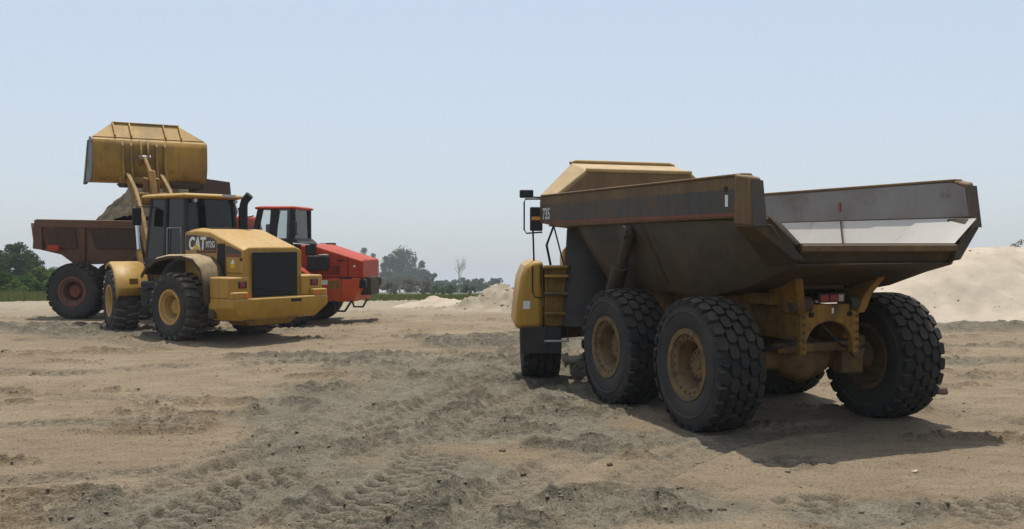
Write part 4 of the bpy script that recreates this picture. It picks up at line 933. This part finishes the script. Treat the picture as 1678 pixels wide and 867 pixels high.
# nose
nose = G().loft([[(x, -y, z0), (x, y, z0), (x, y, z1 - .05), (x, y - .10, z1), (x, -y + .10, z1), (x, -y, z1 - .05)] for x, y, z0, z1 in ((7.12, 1.0, 1.40, 2.32), (7.6, 1.0, 1.30, 2.30), (8.3, .98, 1.30, 2.08), (9.08, .95, 1.28, 1.84))]).obj('engine_hood', 'red_paint', red, bevel=.03)
nl = G().loft([[(x0, y, z), (x1, y, z), (x1, -y, z), (x0, -y, z)] for x0, x1, y, z in ((7.35, 8.78, .94, .56), (7.10, 8.96, 1.02, .95), (6.95, 9.0, 1.02, 1.285))]).obj('lower_nose', 'red_lower', red, bevel=.03)
for s in (1, -1):
    G().box(7.38, 8.05, s * 1.02, s * 1.22, 1.52, 1.98).obj('air_cleaner', 'black_plastic', nose, bevel=.05)
    G().box(7.30, 7.62, s * .90, s * 1.10, 1.98, 2.36).obj('hood_strap', 'black_plastic', nose, bevel=.04)
    G().box(7.75, 8.03, s * 1.04, s * 1.20, 1.975, 2.01).obj('cleaner_cap', 'steel_worn', nose, bevel=.01)
    G().box(8.95, 9.16, s * .72, s * 1.02, .98, 1.26).obj('headlamp', 'grille_black', nl, bevel=.05)
    G().box(7.75, 7.98, s * 1.022, s * 1.028, 1.08, 1.22).obj('door_sticker', 'white_paint', nl)
    G().box(8.02, 8.34, s * 1.022, s * 1.028, .94, 1.2).obj('side_hatch', 'yellow_frame', nl, bevel=.01)
    G().box(8.35, 8.75, s * 1.00, s * 1.03, 1.26, 1.31).obj('hood_latch', 'black_plastic', nl)
    G().tube([(8.15, s * .95, .60), (8.22, s * 1.02, .28), (8.52, s * 1.02, .28), (8.72, s * .95, .60)], .035, 8).obj('boarding_step', 'black_plastic', red, smooth=60)
    fa = [(.98 * math.cos(q), .70 + .98 * math.sin(q)) for q in np.linspace(R_(40), R_(150), 10)]
    g = G(); g.loft([[(6.9 + x, s * .95, z), (6.9 + x, s * 1.55, z), (6.9 + x * .98, s * 1.6, z - .06)] for x, z in fa], closed=False)
    f_ = g.obj('fender', 'red_paint', red, smooth=50); f_.modifiers.new('Solid', 'SOLIDIFY').thickness = .035
    G().tube([(7.0, s * 1.1, 1.9), (7.0, s * 1.3, 2.35), (7.5, s * 1.3, 2.3)], .018, 6).obj('handrail', 'steel_worn', red)
G().tube([(8.75, -.5, .75), (8.75, .5, .75)], .08, 10).obj('tow_bar', 'dark_chassis', red, smooth=40)

for s in (1, -1):
    G().box(8.28, 8.50, s * .985, s * 1.0, 1.80, 1.84).obj('hood_slot', 'grille_black', nose)
    for k in range(4): G().box(8.05 + .02 * k, 8.35, s * .992, s * 1.006, 1.42 + .07 * k, 1.445 + .07 * k).obj('vent_slat', 'grille_black', nose)
    G().box(8.60, 8.612, s * .97, s * .99, 1.32, 1.95).obj('panel_gap', 'grille_black', nose)
    G().box(8.78, 8.84, s * .965, s * .985, 1.62, 1.68).obj('marker_plate', 'white_paint', nose)
    G().box(8.40, 8.412, s * 1.018, s * 1.024, .70, 1.26).obj('panel_gap', 'grille_black', nl)

# heaped soil in the red bed
def heap(name, mat, parent_m, x0, x1, y0, y1, fn, n, m, label, cat, base=-.4):
    g = G(); V = []
    xs = np.linspace(x0, x1, n); ys = np.linspace(y0, y1, m)
    for x in xs:
        for y in ys: V.append((x, y, float(fn(x, y))))
    F = [(i * m + j, (i + 1) * m + j, (i + 1) * m + j + 1, i * m + j + 1) for i in range(n - 1) for j in range(m - 1)]
    g.add(V, F); o = g.obj(name, mat, None, smooth=60); o.matrix_world = parent_m
    tag(o, label, cat); return o
def soil_fn(x, y):
    dx = (x - 2.1); r = math.hypot(dx / 2.35, y / 1.75)
    z = 2.62 + 2.15 * max(0, 1 - r) ** .85 + .85 * float(fbm(x * 2.4, y * 2.4, 5, 71, .7)) * max(.2, 1 - r * .6)
    return min(z, 4.75)
heap('soil_heap', 'soil_load', pose(*RT), -.9, 3.72, -1.4, 1.4, soil_fn, 90, 50, 'heap of grey brown soil piled up in the red dump truck bed', 'soil heap')

# ================================================================== ground under the machines, then piles
bpy.context.view_layer.update()
for o in list(bpy.data.objects):
    if o.type == 'EMPTY' and o.name.startswith('wheel') and o.parent:
        t = o.matrix_world.translation; WHEEL_SPOTS.append((t.x, t.y, .55))
def flat_spot(z, X, Y, r=.75):
    d = np.hypot(fx_ - X, fy_ - Y); t = sstep(r * 1.6, r * .6, d); return z * (1 - t) + base_z(X, Y) * t + TS * (fy_ - Y) * t
gz = build_ground()
GZ = gz.reshape(len(gy), len(gx))
def ground_at(x, y):
    x = np.asarray(x, float); y = np.asarray(y, float)
    i = np.clip(np.searchsorted(gx, x) - 1, 0, len(gx) - 2); j = np.clip(np.searchsorted(gy, y) - 1, 0, len(gy) - 2)
    u = (x - gx[i]) / (gx[i + 1] - gx[i]); v = (y - gy[j]) / (gy[j + 1] - gy[j])
    return (GZ[j, i] * (1 - u) + GZ[j, i + 1] * u) * (1 - v) + (GZ[j + 1, i] * (1 - u) + GZ[j + 1, i + 1] * u) * v

def field(name, mat, x0, x1, y0, y1, step, fn):
    xs = np.arange(x0, x1 + step, step); ys = np.arange(y0, y1 + step, step); X, Y = np.meshgrid(xs, ys)
    Z = base_z(X, Y) + fn(X, Y); n, m = X.shape
    V = np.stack([X.ravel(), Y.ravel(), Z.ravel()], 1).tolist()
    F = [(j * m + i, j * m + i + 1, (j + 1) * m + i + 1, (j + 1) * m + i) for j in range(n - 1) for i in range(m - 1)]
    me = bpy.data.meshes.new(name); me.from_pydata(V, [], F); me.shade_smooth()
    return link(name, me, mat)

def sand_fn(x, y):
    toe = 28.0 + .5 * np.sin(x * .35) + .9 * fbm(x * .25, y * .1, 2, 80)
    front = (y - toe) * .64
    H = np.clip(.95 + (x - 11.0) * .36, -1, 2.16) + .10 * fbm(x * .5, y * .5, 3, 81)
    back = (47 - y) * .6
    k = 6.0
    h = -np.log(np.exp(-k * front) + np.exp(-k * H) + np.exp(-k * back)) / k
    gul = fbm(x * 2.2, y * .35, 4, 82, .6) * .30 + fbm(x * 1.5, y * 1.5, 4, 83, .6) * .22
    return np.maximum(h + gul * np.clip(h * 1.5, 0, 1), -.25)
sp = field('sand_pile', 'sand', 7.5, 46, 26.8, 49, .14, sand_fn)
tag(sp, 'broad pale sand stockpile rising behind the empty yellow truck', 'sand pile')

def rubble_fn(x, y):
    h = 0
    for (cx_, cy_, r, a) in ((-.35, 35.2, 1.0, 1.05), (.6, 35.0, 1.2, 1.0), (-1.3, 35.0, .9, .55), (1.9, 35.4, 1.3, .85), (-2.0, 35.2, .7, .25)):
        h = np.maximum(h, a * np.exp(-((x - cx_) ** 2 + ((y - cy_) * 1.1) ** 2) / r ** 2))
    lump = np.abs(fbm(x * 2.4, y * 2.4, 4, 90, .6)) * .9
    return h * (1 + .25 * fbm(x * 1.1, y * 1.1, 2, 93)) + lump * np.clip(h, 0, .5) - .10
rp = thing('rubble_pile', 'lumpy grey brown spoil pile left of the empty yellow truck cab', 'spoil pile')
rm = field('mound', 'rubble', -3.6, 4.2, 32.8, 37.6, .07, rubble_fn); rm.parent = rp

def ridge_fn(x, y):
    h = .42 * np.exp(-((x + 2.9) / 1.2) ** 2 - ((y - 37.6) / .9) ** 2) + .30 * np.exp(-((x + 1.6) / .8) ** 2 - ((y - 37.0) / .8) ** 2)
    return h * (1 + 1.2 * fbm(x * 1.8, y * 1.8, 4, 95)) - .06
sr = field('sand_ridge', 'sand_dull', -5.6, .3, 35.4, 39.8, .09, ridge_fn)
tag(sr, 'low pale ridge of dumped sand beside the grey spoil pile', 'sand pile')

# ------------------------------------------------------------------ stones
ICO_V = [(0, 0, 1), (.89, 0, .45), (.28, .85, .45), (-.72, .53, .45), (-.72, -.53, .45), (.28, -.85, .45), (.72, .53, -.45), (-.28, .85, -.45), (-.89, 0, -.45), (-.28, -.85, -.45), (.72, -.53, -.45), (0, 0, -1)]
ICO_F = [(0, 1, 2), (0, 2, 3), (0, 3, 4), (0, 4, 5), (0, 5, 1), (1, 6, 2), (2, 7, 3), (3, 8, 4), (4, 9, 5), (5, 10, 1), (2, 6, 7), (3, 7, 8), (4, 8, 9), (5, 9, 10), (1, 10, 6), (6, 11, 7), (7, 11, 8), (8, 11, 9), (9, 11, 10), (10, 11, 6)]
def stones(name, mat, P, S, rs):
    n = len(P); IV = np.array(ICO_V); IF = np.array(ICO_F)
    V = IV[None] * (1 + .35 * (rs.rand(n, 12, 1) - .5)) * (S[:, None, None] * (.75 + .5 * rs.rand(n, 1, 3))) * np.array([1, 1, .62])
    a = rs.rand(n) * 6.28; c, s = np.cos(a)[:, None], np.sin(a)[:, None]
    V = np.stack([V[..., 0] * c - V[..., 1] * s, V[..., 0] * s + V[..., 1] * c, V[..., 2]], -1) + P[:, None, :]
    F = (IF[None] + (np.arange(n) * 12)[:, None, None]).reshape(-1, 3)
    me = bpy.data.meshes.new(name); co = V.reshape(-1, 3).astype(np.float32)
    me.vertices.add(len(co)); me.vertices.foreach_set('co', co.ravel())
    me.loops.add(F.size); me.loops.foreach_set('vertex_index', F.astype(np.int32).ravel())
    me.polygons.add(len(F)); me.polygons.foreach_set('loop_start', (np.arange(len(F)) * 3).astype(np.int32))
    me.update(); me.validate(); return link(name, me, mat)

rs = np.random.RandomState(11)
n0 = 120000
Y = 7 + 26 * rs.rand(n0) ** 1.6; X = (rs.rand(n0) * 2 - 1) * (3 + Y * .56) + .4
gm = grey_mask(X, Y); lh_, lw_ = lumps(X, Y, gm, 0 * X)
keep = rs.rand(n0) < np.clip(.012 + .30 * lw_ * (.3 + .7 * lh_) + .05 * gm, 0, 1)
X, Y = X[keep], Y[keep]
S = .004 + .008 * rs.rand(len(X)) ** 2 + .020 * rs.rand(len(X)) ** 14 + .00035 * Y
P = np.stack([X, Y, ground_at(X, Y) + S * .15], 1)
n2 = 260; Xs = 10 + 14 * rs.rand(n2); Ys = 28.2 + 3.4 * rs.rand(n2) ** 1.5; hs = sand_fn(Xs, Ys); ks = (hs > .05) & (vnoise(Xs * 1.3, Ys * 1.3, 5) > .45)
P = np.concatenate([P, np.stack([Xs[ks], Ys[ks], base_z(Xs[ks], Ys[ks]) + hs[ks]], 1)]); S = np.concatenate([S, .012 + .05 * rs.rand(ks.sum()) ** 3])
grv = stones('gravel', 'stone', P, S, rs); grv['kind'] = 'stuff'; grv['label'] = 'loose pebbles and dirt crumbs scattered over the yard'; grv['category'] = 'gravel'
# stones of the spoil pile
n1 = 220; X = rs.rand(n1) * 6 - 3; Yp = 33.6 + 2.6 * rs.rand(n1); hh = rubble_fn(X, Yp); k = hh > .06
P = np.stack([X[k], Yp[k], base_z(X[k], Yp[k]) + hh[k]], 1)
rk = stones('rubble_stones', 'rubble', P, .02 + .07 * rs.rand(k.sum()) ** 3, rs); rk.parent = rp; rk['kind'] = 'stuff'
def rock(u, v, size, mat, label, flat=.7, seed=1):
    X, Y = U(u, v); r = np.random.RandomState(seed); bm_v = []
    import bmesh
    bm = bmesh.new(); bmesh.ops.create_icosphere(bm, subdivisions=3, radius=1)
    for vv in bm.verts:
        p = vv.co * 1.6 + Vector((seed * 7, 0, 0)); d = 1 + .45 * mnoise.noise(p) + .18 * mnoise.noise(p * 3)
        vv.co = Vector((vv.co.x * 1.25, vv.co.y, vv.co.z * flat)) * d * size
    me = bpy.data.meshes.new('rock'); bm.to_mesh(me); bm.free(); me.shade_smooth()
    o = link('rock', me, mat); Y *= math.cos(SLOPE); o.location = (X, Y, float(ground_at(X, Y)) + size * flat * .55); o.rotation_euler = (0, 0, seed)
    tag(o, label, 'rock', 'loose rocks on the yard'); return o
rock(1543, 643, .115, 'rock_brown', 'reddish brown clod right beside the far rear tyre of the empty yellow truck', .62, 1)
rock(20, 646, .075, 'rock_brown', 'dark clod near the left edge of the yard, below the red truck rear wheel', .7, 2)
rock(29, 756, .038, 'rock_brown', 'small dark clod in the left foreground sand', .9, 3)
rock(823, 742, .034, 'rock_brown', 'small dark stone in the middle of the curved tyre tracks', .8, 4)
rock(858, 774, .03, 'rock_brown', 'reddish pebble in the central foreground below the curved tracks', .8, 5)
rock(1185, 832, .034, 'rock_brown', 'dark clod in the foreground below the near rear tyre of the yellow truck', .7, 6)
rock(1503, 776, .035, 'sand', 'pale stone in the right foreground below the truck shadow', .6, 7)
rock(1000, 766, .032, 'rock_brown', 'dark lump of soil left of the near rear tyre of the yellow truck', .7, 8)

# ================================================================== vegetation
def at(px, dist):
    """ground point under a photo column at a given distance"""
    return ((px - 839) / 1640 * dist, dist)

def crown_mesh(h, w, base, n, leaf, seed, shape='round', clumps=26, up=.0):
    r = np.random.RandomState(seed); C = []
    while len(C) < clumps:
        p = r.rand(3) * 2 - 1; q = np.linalg.norm(p)
        if q > 1 or q < .25: continue
        z = (p[2] + 1) / 2
        taper = {'round': 1.0 - .25 * z, 'cone': 1.15 - .9 * z, 'column': .9 - .35 * z, 'bush': 1.1 - .55 * z}[shape]
        C.append((p[0] * w / 2 * taper * .85, p[1] * w / 2 * taper * .85, base + (h - base) * (.04 + .92 * z), (.13 + .13 * r.rand()) * min(w, h - base)))
    C = np.array(C); k = r.randint(0, clumps, n)
    d = r.randn(n, 3); d /= np.linalg.norm(d, axis=1)[:, None]
    rad = (r.rand(n) ** .45) * C[k, 3]
    P = C[k, :3] + d * rad[:, None] * np.array([1, 1, .8])
    P[:, 2] = np.maximum(P[:, 2], base * .6 + .05)
    a = r.randn(n, 3); a /= np.linalg.norm(a, axis=1)[:, None]; b = np.cross(a, r.randn(n, 3)); b /= np.linalg.norm(b, axis=1)[:, None] + 1e-9
    s = leaf * (.6 + .8 * r.rand(n))[:, None]
    V = np.stack([P - a * s, P + b * s * .6, P + a * s, P - b * s * .6], 1).reshape(-1, 3)
    F = np.arange(4 * n).reshape(-1, 4)
    me = bpy.data.meshes.new('crown'); me.from_pydata(V.tolist(), [], F.tolist()); return me, C

def tree(name, label, cat, px, dist, h, w, mat, seed, shape='round', n=2600, leaf=.13, base=None, trunk_r=None, group='trees and bushes beyond the yard', clumps=26, bark='bark'):
    X, Y = at(px, dist); z = float(base_z(X, Y))
    t = thing(name, label, cat, Matrix.Translation((X, Y, z - .05)), group)
    base = h * .25 if base is None else base
    me, C = crown_mesh(h, w, base, n, leaf, seed, shape, clumps); link('crown', me, mat, t)
    g = G(); tr = trunk_r or h * .022; rr = random.Random(seed)
    top = h * .8; P = [(rr.uniform(-.04, .04) * w * q, rr.uniform(-.04, .04) * w * q, top * q) for q in (0, .2, .4, .6, .8, 1)]
    g.tube(P, tr, 7, tr * .3)
    for c in C[::2]:
        q = min(.85, max(.15, (c[2] - .25 * abs(c[0])) / top * .8)); s = Vector(P[0]).lerp(Vector(P[-1]), q)
        e = Vector(c[:3]); mid = s.lerp(e, .5) + Vector((0, 0, .08 * h * rr.random()))
        g.tube([s, mid, e], tr * .35, 5, tr * .1)
    g.obj('trunk', bark, t, smooth=60)
    return t

D0 = 420
# heights and widths below are angular (thousandths of the focal length), turned into metres by the distance
def T(name, label, cat, px, dist, hp, wp, mat, seed, shape='round', n=2600, base=None, leaf=1.7, clumps=26, tr=None):
    k = dist / 1640
    return tree(name, label, cat, px, dist, hp * k, wp * k, mat, seed, shape, n, leaf * k, None if base is None else base * k, None if tr is None else tr * k, clumps=clumps)
T('broadleaf_tree', 'tallest dense broadleaf tree behind the nose of the red truck', 'tree', 655, D0, 74, 66, 'leaf_dark', 1, 'round', 5200, 8, clumps=40)
T('broadleaf_tree', 'rounded tree on the right shoulder of the tallest dense tree', 'tree', 682, D0 + 8, 58, 40, 'leaf_dark', 2, 'round', 2600, 6, clumps=22)
T('poplar_tree', 'slim upright tree just left of the tallest dense tree', 'tree', 634, D0 - 10, 66, 26, 'leaf_dark', 3, 'column', 1800, 8, clumps=18)
T('poplar_tree', 'slim pale green tree rising above the front end of the red truck nose', 'tree', 611, D0, 74, 20, 'leaf_mid', 4, 'column', 1200, 8, clumps=16)
T('poplar_tree', 'slim tree showing its tip above the middle of the red truck hood', 'tree', 596, D0 + 20, 74, 20, 'leaf_mid', 5, 'column', 1100, 8, clumps=15)
T('poplar_tree', 'feathery treetop above the red truck hood near its cab', 'tree', 547, D0 + 26, 80, 28, 'leaf_dark', 6, 'column', 1300, 9, clumps=16)
T('poplar_tree', 'feathery treetop over the rear half of the red truck hood', 'tree', 566, D0 + 30, 78, 20, 'leaf_dark', 7, 'column', 1000, 9, clumps=14)
T('sapling_tree', 'small tree with a bare stem and round crown right of the dense tree', 'tree', 706, D0 - 60, 36, 28, 'leaf_dark', 8, 'round', 900, 16, clumps=12)
for i, (px, d, h, w, m, lb) in enumerate([
    (722, 330, 22, 34, 'leaf_dark', 'dark bush left of the bare tree'), (742, 350, 22, 34, 'leaf_dark', 'dark bush at the foot of the bare tree'),
    (765, 340, 23, 34, 'leaf_dark', 'dark bush right of the bare tree'), (790, 330, 28, 36, 'leaf_dark', 'dark rounded bush just left of the grey spoil pile'),
    (812, 345, 26, 34, 'leaf_dark', 'dark bush peeping over the grey spoil pile'), (672, 170, 28, 46, 'leaf_dry', 'brownish dry bush in front of the tallest dense tree'),
    (640, 160, 26, 48, 'leaf_dry', 'brownish dry bush right of the red truck front'), (698, 170, 22, 34, 'leaf_dry', 'low dry bush under the small round crowned tree'),
    (614, 150, 24, 44, 'leaf_dry', 'low dry bush below the tip of the red truck nose'), (716, 150, 16, 32, 'leaf_mid', 'low green bush left of the pale sand ridge'),
    (738, 160, 15, 34, 'leaf_mid', 'low green bush behind the pale sand ridge'), (590, 150, 22, 44, 'leaf_dry', 'low dry bush under the red truck boarding step'),
    (768, 170, 16, 36, 'leaf_dark', 'low dark bush between the sand ridge and the spoil pile'),
    (700, 380, 26, 44, 'leaf_dark', 'far bush directly behind the small round crowned tree'), (676, 390, 30, 50, 'leaf_dark', 'far bush at the foot of the rounded tree'),
    (730, 385, 20, 44, 'leaf_mid', 'far pale bush left of the bare tree foot'), (755, 390, 24, 44, 'leaf_dark', 'far bush behind the bare tree'),
    (778, 385, 22, 40, 'leaf_mid', 'far pale bush between the bare tree and the rounded bush'), (620, 360, 34, 50, 'leaf_dark', 'far bush behind the front end of the red truck'),
    (645, 365, 32, 50, 'leaf_dark', 'far bush at the foot of the tallest dense tree')]):
    T('bush', lb, 'bush', px, d, h, w, m, 30 + i, 'bush', 1500, 1, clumps=18, tr=.5)
# left of the red truck
for i, (px, d, h, w, m, sh, lb) in enumerate([
    (-12, 96, 84, 70, 'leaf_dark', 'round', 'dark tree cut by the left edge of the picture'), (24, 99, 92, 52, 'leaf_dark', 'round', 'tall dark tree at the far left, behind the red truck tail'),
    (46, 105, 74, 50, 'leaf_dark', 'round', 'dark tree right of the tall one, just left of the red truck tail'),
    (64, 72, 50, 44, 'leaf_light', 'bush', 'bright green bush below the tail of the red truck'), (88, 77, 54, 48, 'leaf_light', 'bush', 'bright green bush touching the red truck rear tyre'),
    (40, 66, 42, 56, 'leaf_mid', 'bush', 'mid green bush in front of the far left dark trees'), (4, 61, 46, 62, 'leaf_mid', 'bush', 'mid green bush in the bottom left corner of the far trees'),
    (112, 94, 50, 60, 'leaf_mid', 'bush', 'green bush behind the red truck rear tyre'), (150, 99, 44, 66, 'leaf_mid', 'bush', 'green bush between the red truck rear wheel and the loader front wheel'),
    (-40, 66, 56, 70, 'leaf_light', 'bush', 'bright green bush at the outermost left of the far trees'),
    (22, 57, 30, 46, 'leaf_light', 'bush', 'low bright green bush in front of the tall dark tree'), (58, 60, 30, 50, 'leaf_mid', 'bush', 'low green bush left of the red truck rear tyre'), (80, 64, 32, 46, 'leaf_light', 'bush', 'low bright bush half hidden by the red truck rear tyre')]):
    T('broadleaf_tree' if sh == 'round' else 'bush', lb, 'tree' if sh == 'round' else 'bush', px, d, h, w, m, 60 + i, sh, 6500, 10 if sh == 'round' else 2, leaf=2.0, clumps=34)
T('broadleaf_tree', 'thin treetop showing above the sand stockpile at the right edge', 'tree', 1674, 300, 88, 44, 'leaf_dry', 90, 'round', 700, 30, clumps=14)

def bare_tree(px, dist, h, label):
    X, Y = at(px, dist); t = thing('bare_tree', label, 'tree', Matrix.Translation((X, Y, float(base_z(X, Y)) - .05)), 'trees and bushes beyond the yard')
    g = G(); rr = random.Random(5)
    def grow(p, d, L, r, k):
        q = p + d * L * .5 + Vector((rr.uniform(-1, 1), rr.uniform(-1, 1), 0)) * L * .06; e = p + d * L
        g.tube([p, q, e], r, 5, r * .6)
        if k == 0: return
        for _ in range(3 if k > 1 else 4):
            nd_ = (d + Vector((rr.uniform(-.75, .75), rr.uniform(-.75, .75), rr.uniform(.0, .5)))).normalized()
            grow(p.lerp(e, rr.uniform(.55, 1)), nd_, L * rr.uniform(.55, .8), r * .55, k - 1)
    grow(Vector((0, 0, 0)), Vector((.05, 0, 1)), h * .34, h * .016, 5)
    g.obj('branches', 'bark_pale', t, smooth=60)
bare_tree(752, 360, 16.5, 'bare leafless tree standing alone between the red truck and the spoil pile')

# rough grass beyond the crest
def grass(spots, seed):
    r = np.random.RandomState(seed); V = []; F = []
    for (x0, x1, y0, y1, n, h) in spots:
        x = x0 + (x1 - x0) * r.rand(n); y = y0 + (y1 - y0) * r.rand(n); keep_ = vnoise(x * .5, y * .5, 12) > .3
        x, y = x[keep_], y[keep_]; z = base_z(x, y); hh = h * (.5 + .8 * r.rand(len(x))); a = r.rand(len(x)) * 6.28
        for i in range(len(x)):
            c, s = math.cos(a[i]) * .05, math.sin(a[i]) * .05; b = len(V); lx, ly = r.uniform(-.12, .12, 2)
            V += [(x[i] - c, y[i] - s, z[i] - .03), (x[i] + c, y[i] + s, z[i] - .03), (x[i] + lx, y[i] + ly, z[i] + hh[i])]; F.append((b, b + 1, b + 2))
    me = bpy.data.meshes.new('grass'); me.from_pydata(V, [], F); o = link('grass', me, 'grass_blade'); o['kind'] = 'stuff'
    o['label'] = 'rough green grass along the far edge of the yard'; o['category'] = 'grass'
grass([(-36, -19, 44, 64, 14000, .45), (-40, -22, 64, 95, 6000, .8), (-14, 0, 48, 75, 12000, .3), (0, 22, 50, 80, 5000, .3)], 4)

# ================================================================== hazy air
hz = G().box(-2610, 2610, -70, 2610, -3.2, 34.0).obj('haze', None); hz['kind'] = 'stuff'
hm = bpy.data.materials.new('haze_air'); hm.use_nodes = True; nt = hm.node_tree; nt.nodes.clear()
ho = nd(nt, 'ShaderNodeOutputMaterial'); pv = nd(nt, 'ShaderNodeVolumePrincipled')
pv.inputs['Color'].default_value = (.89, .945, 1.0, 1); pv.inputs['Density'].default_value = .0005; pv.inputs['Anisotropy'].default_value = 0.0
nt.links.new(pv.outputs[0], ho.inputs['Volume']); hz.data.materials.append(hm)
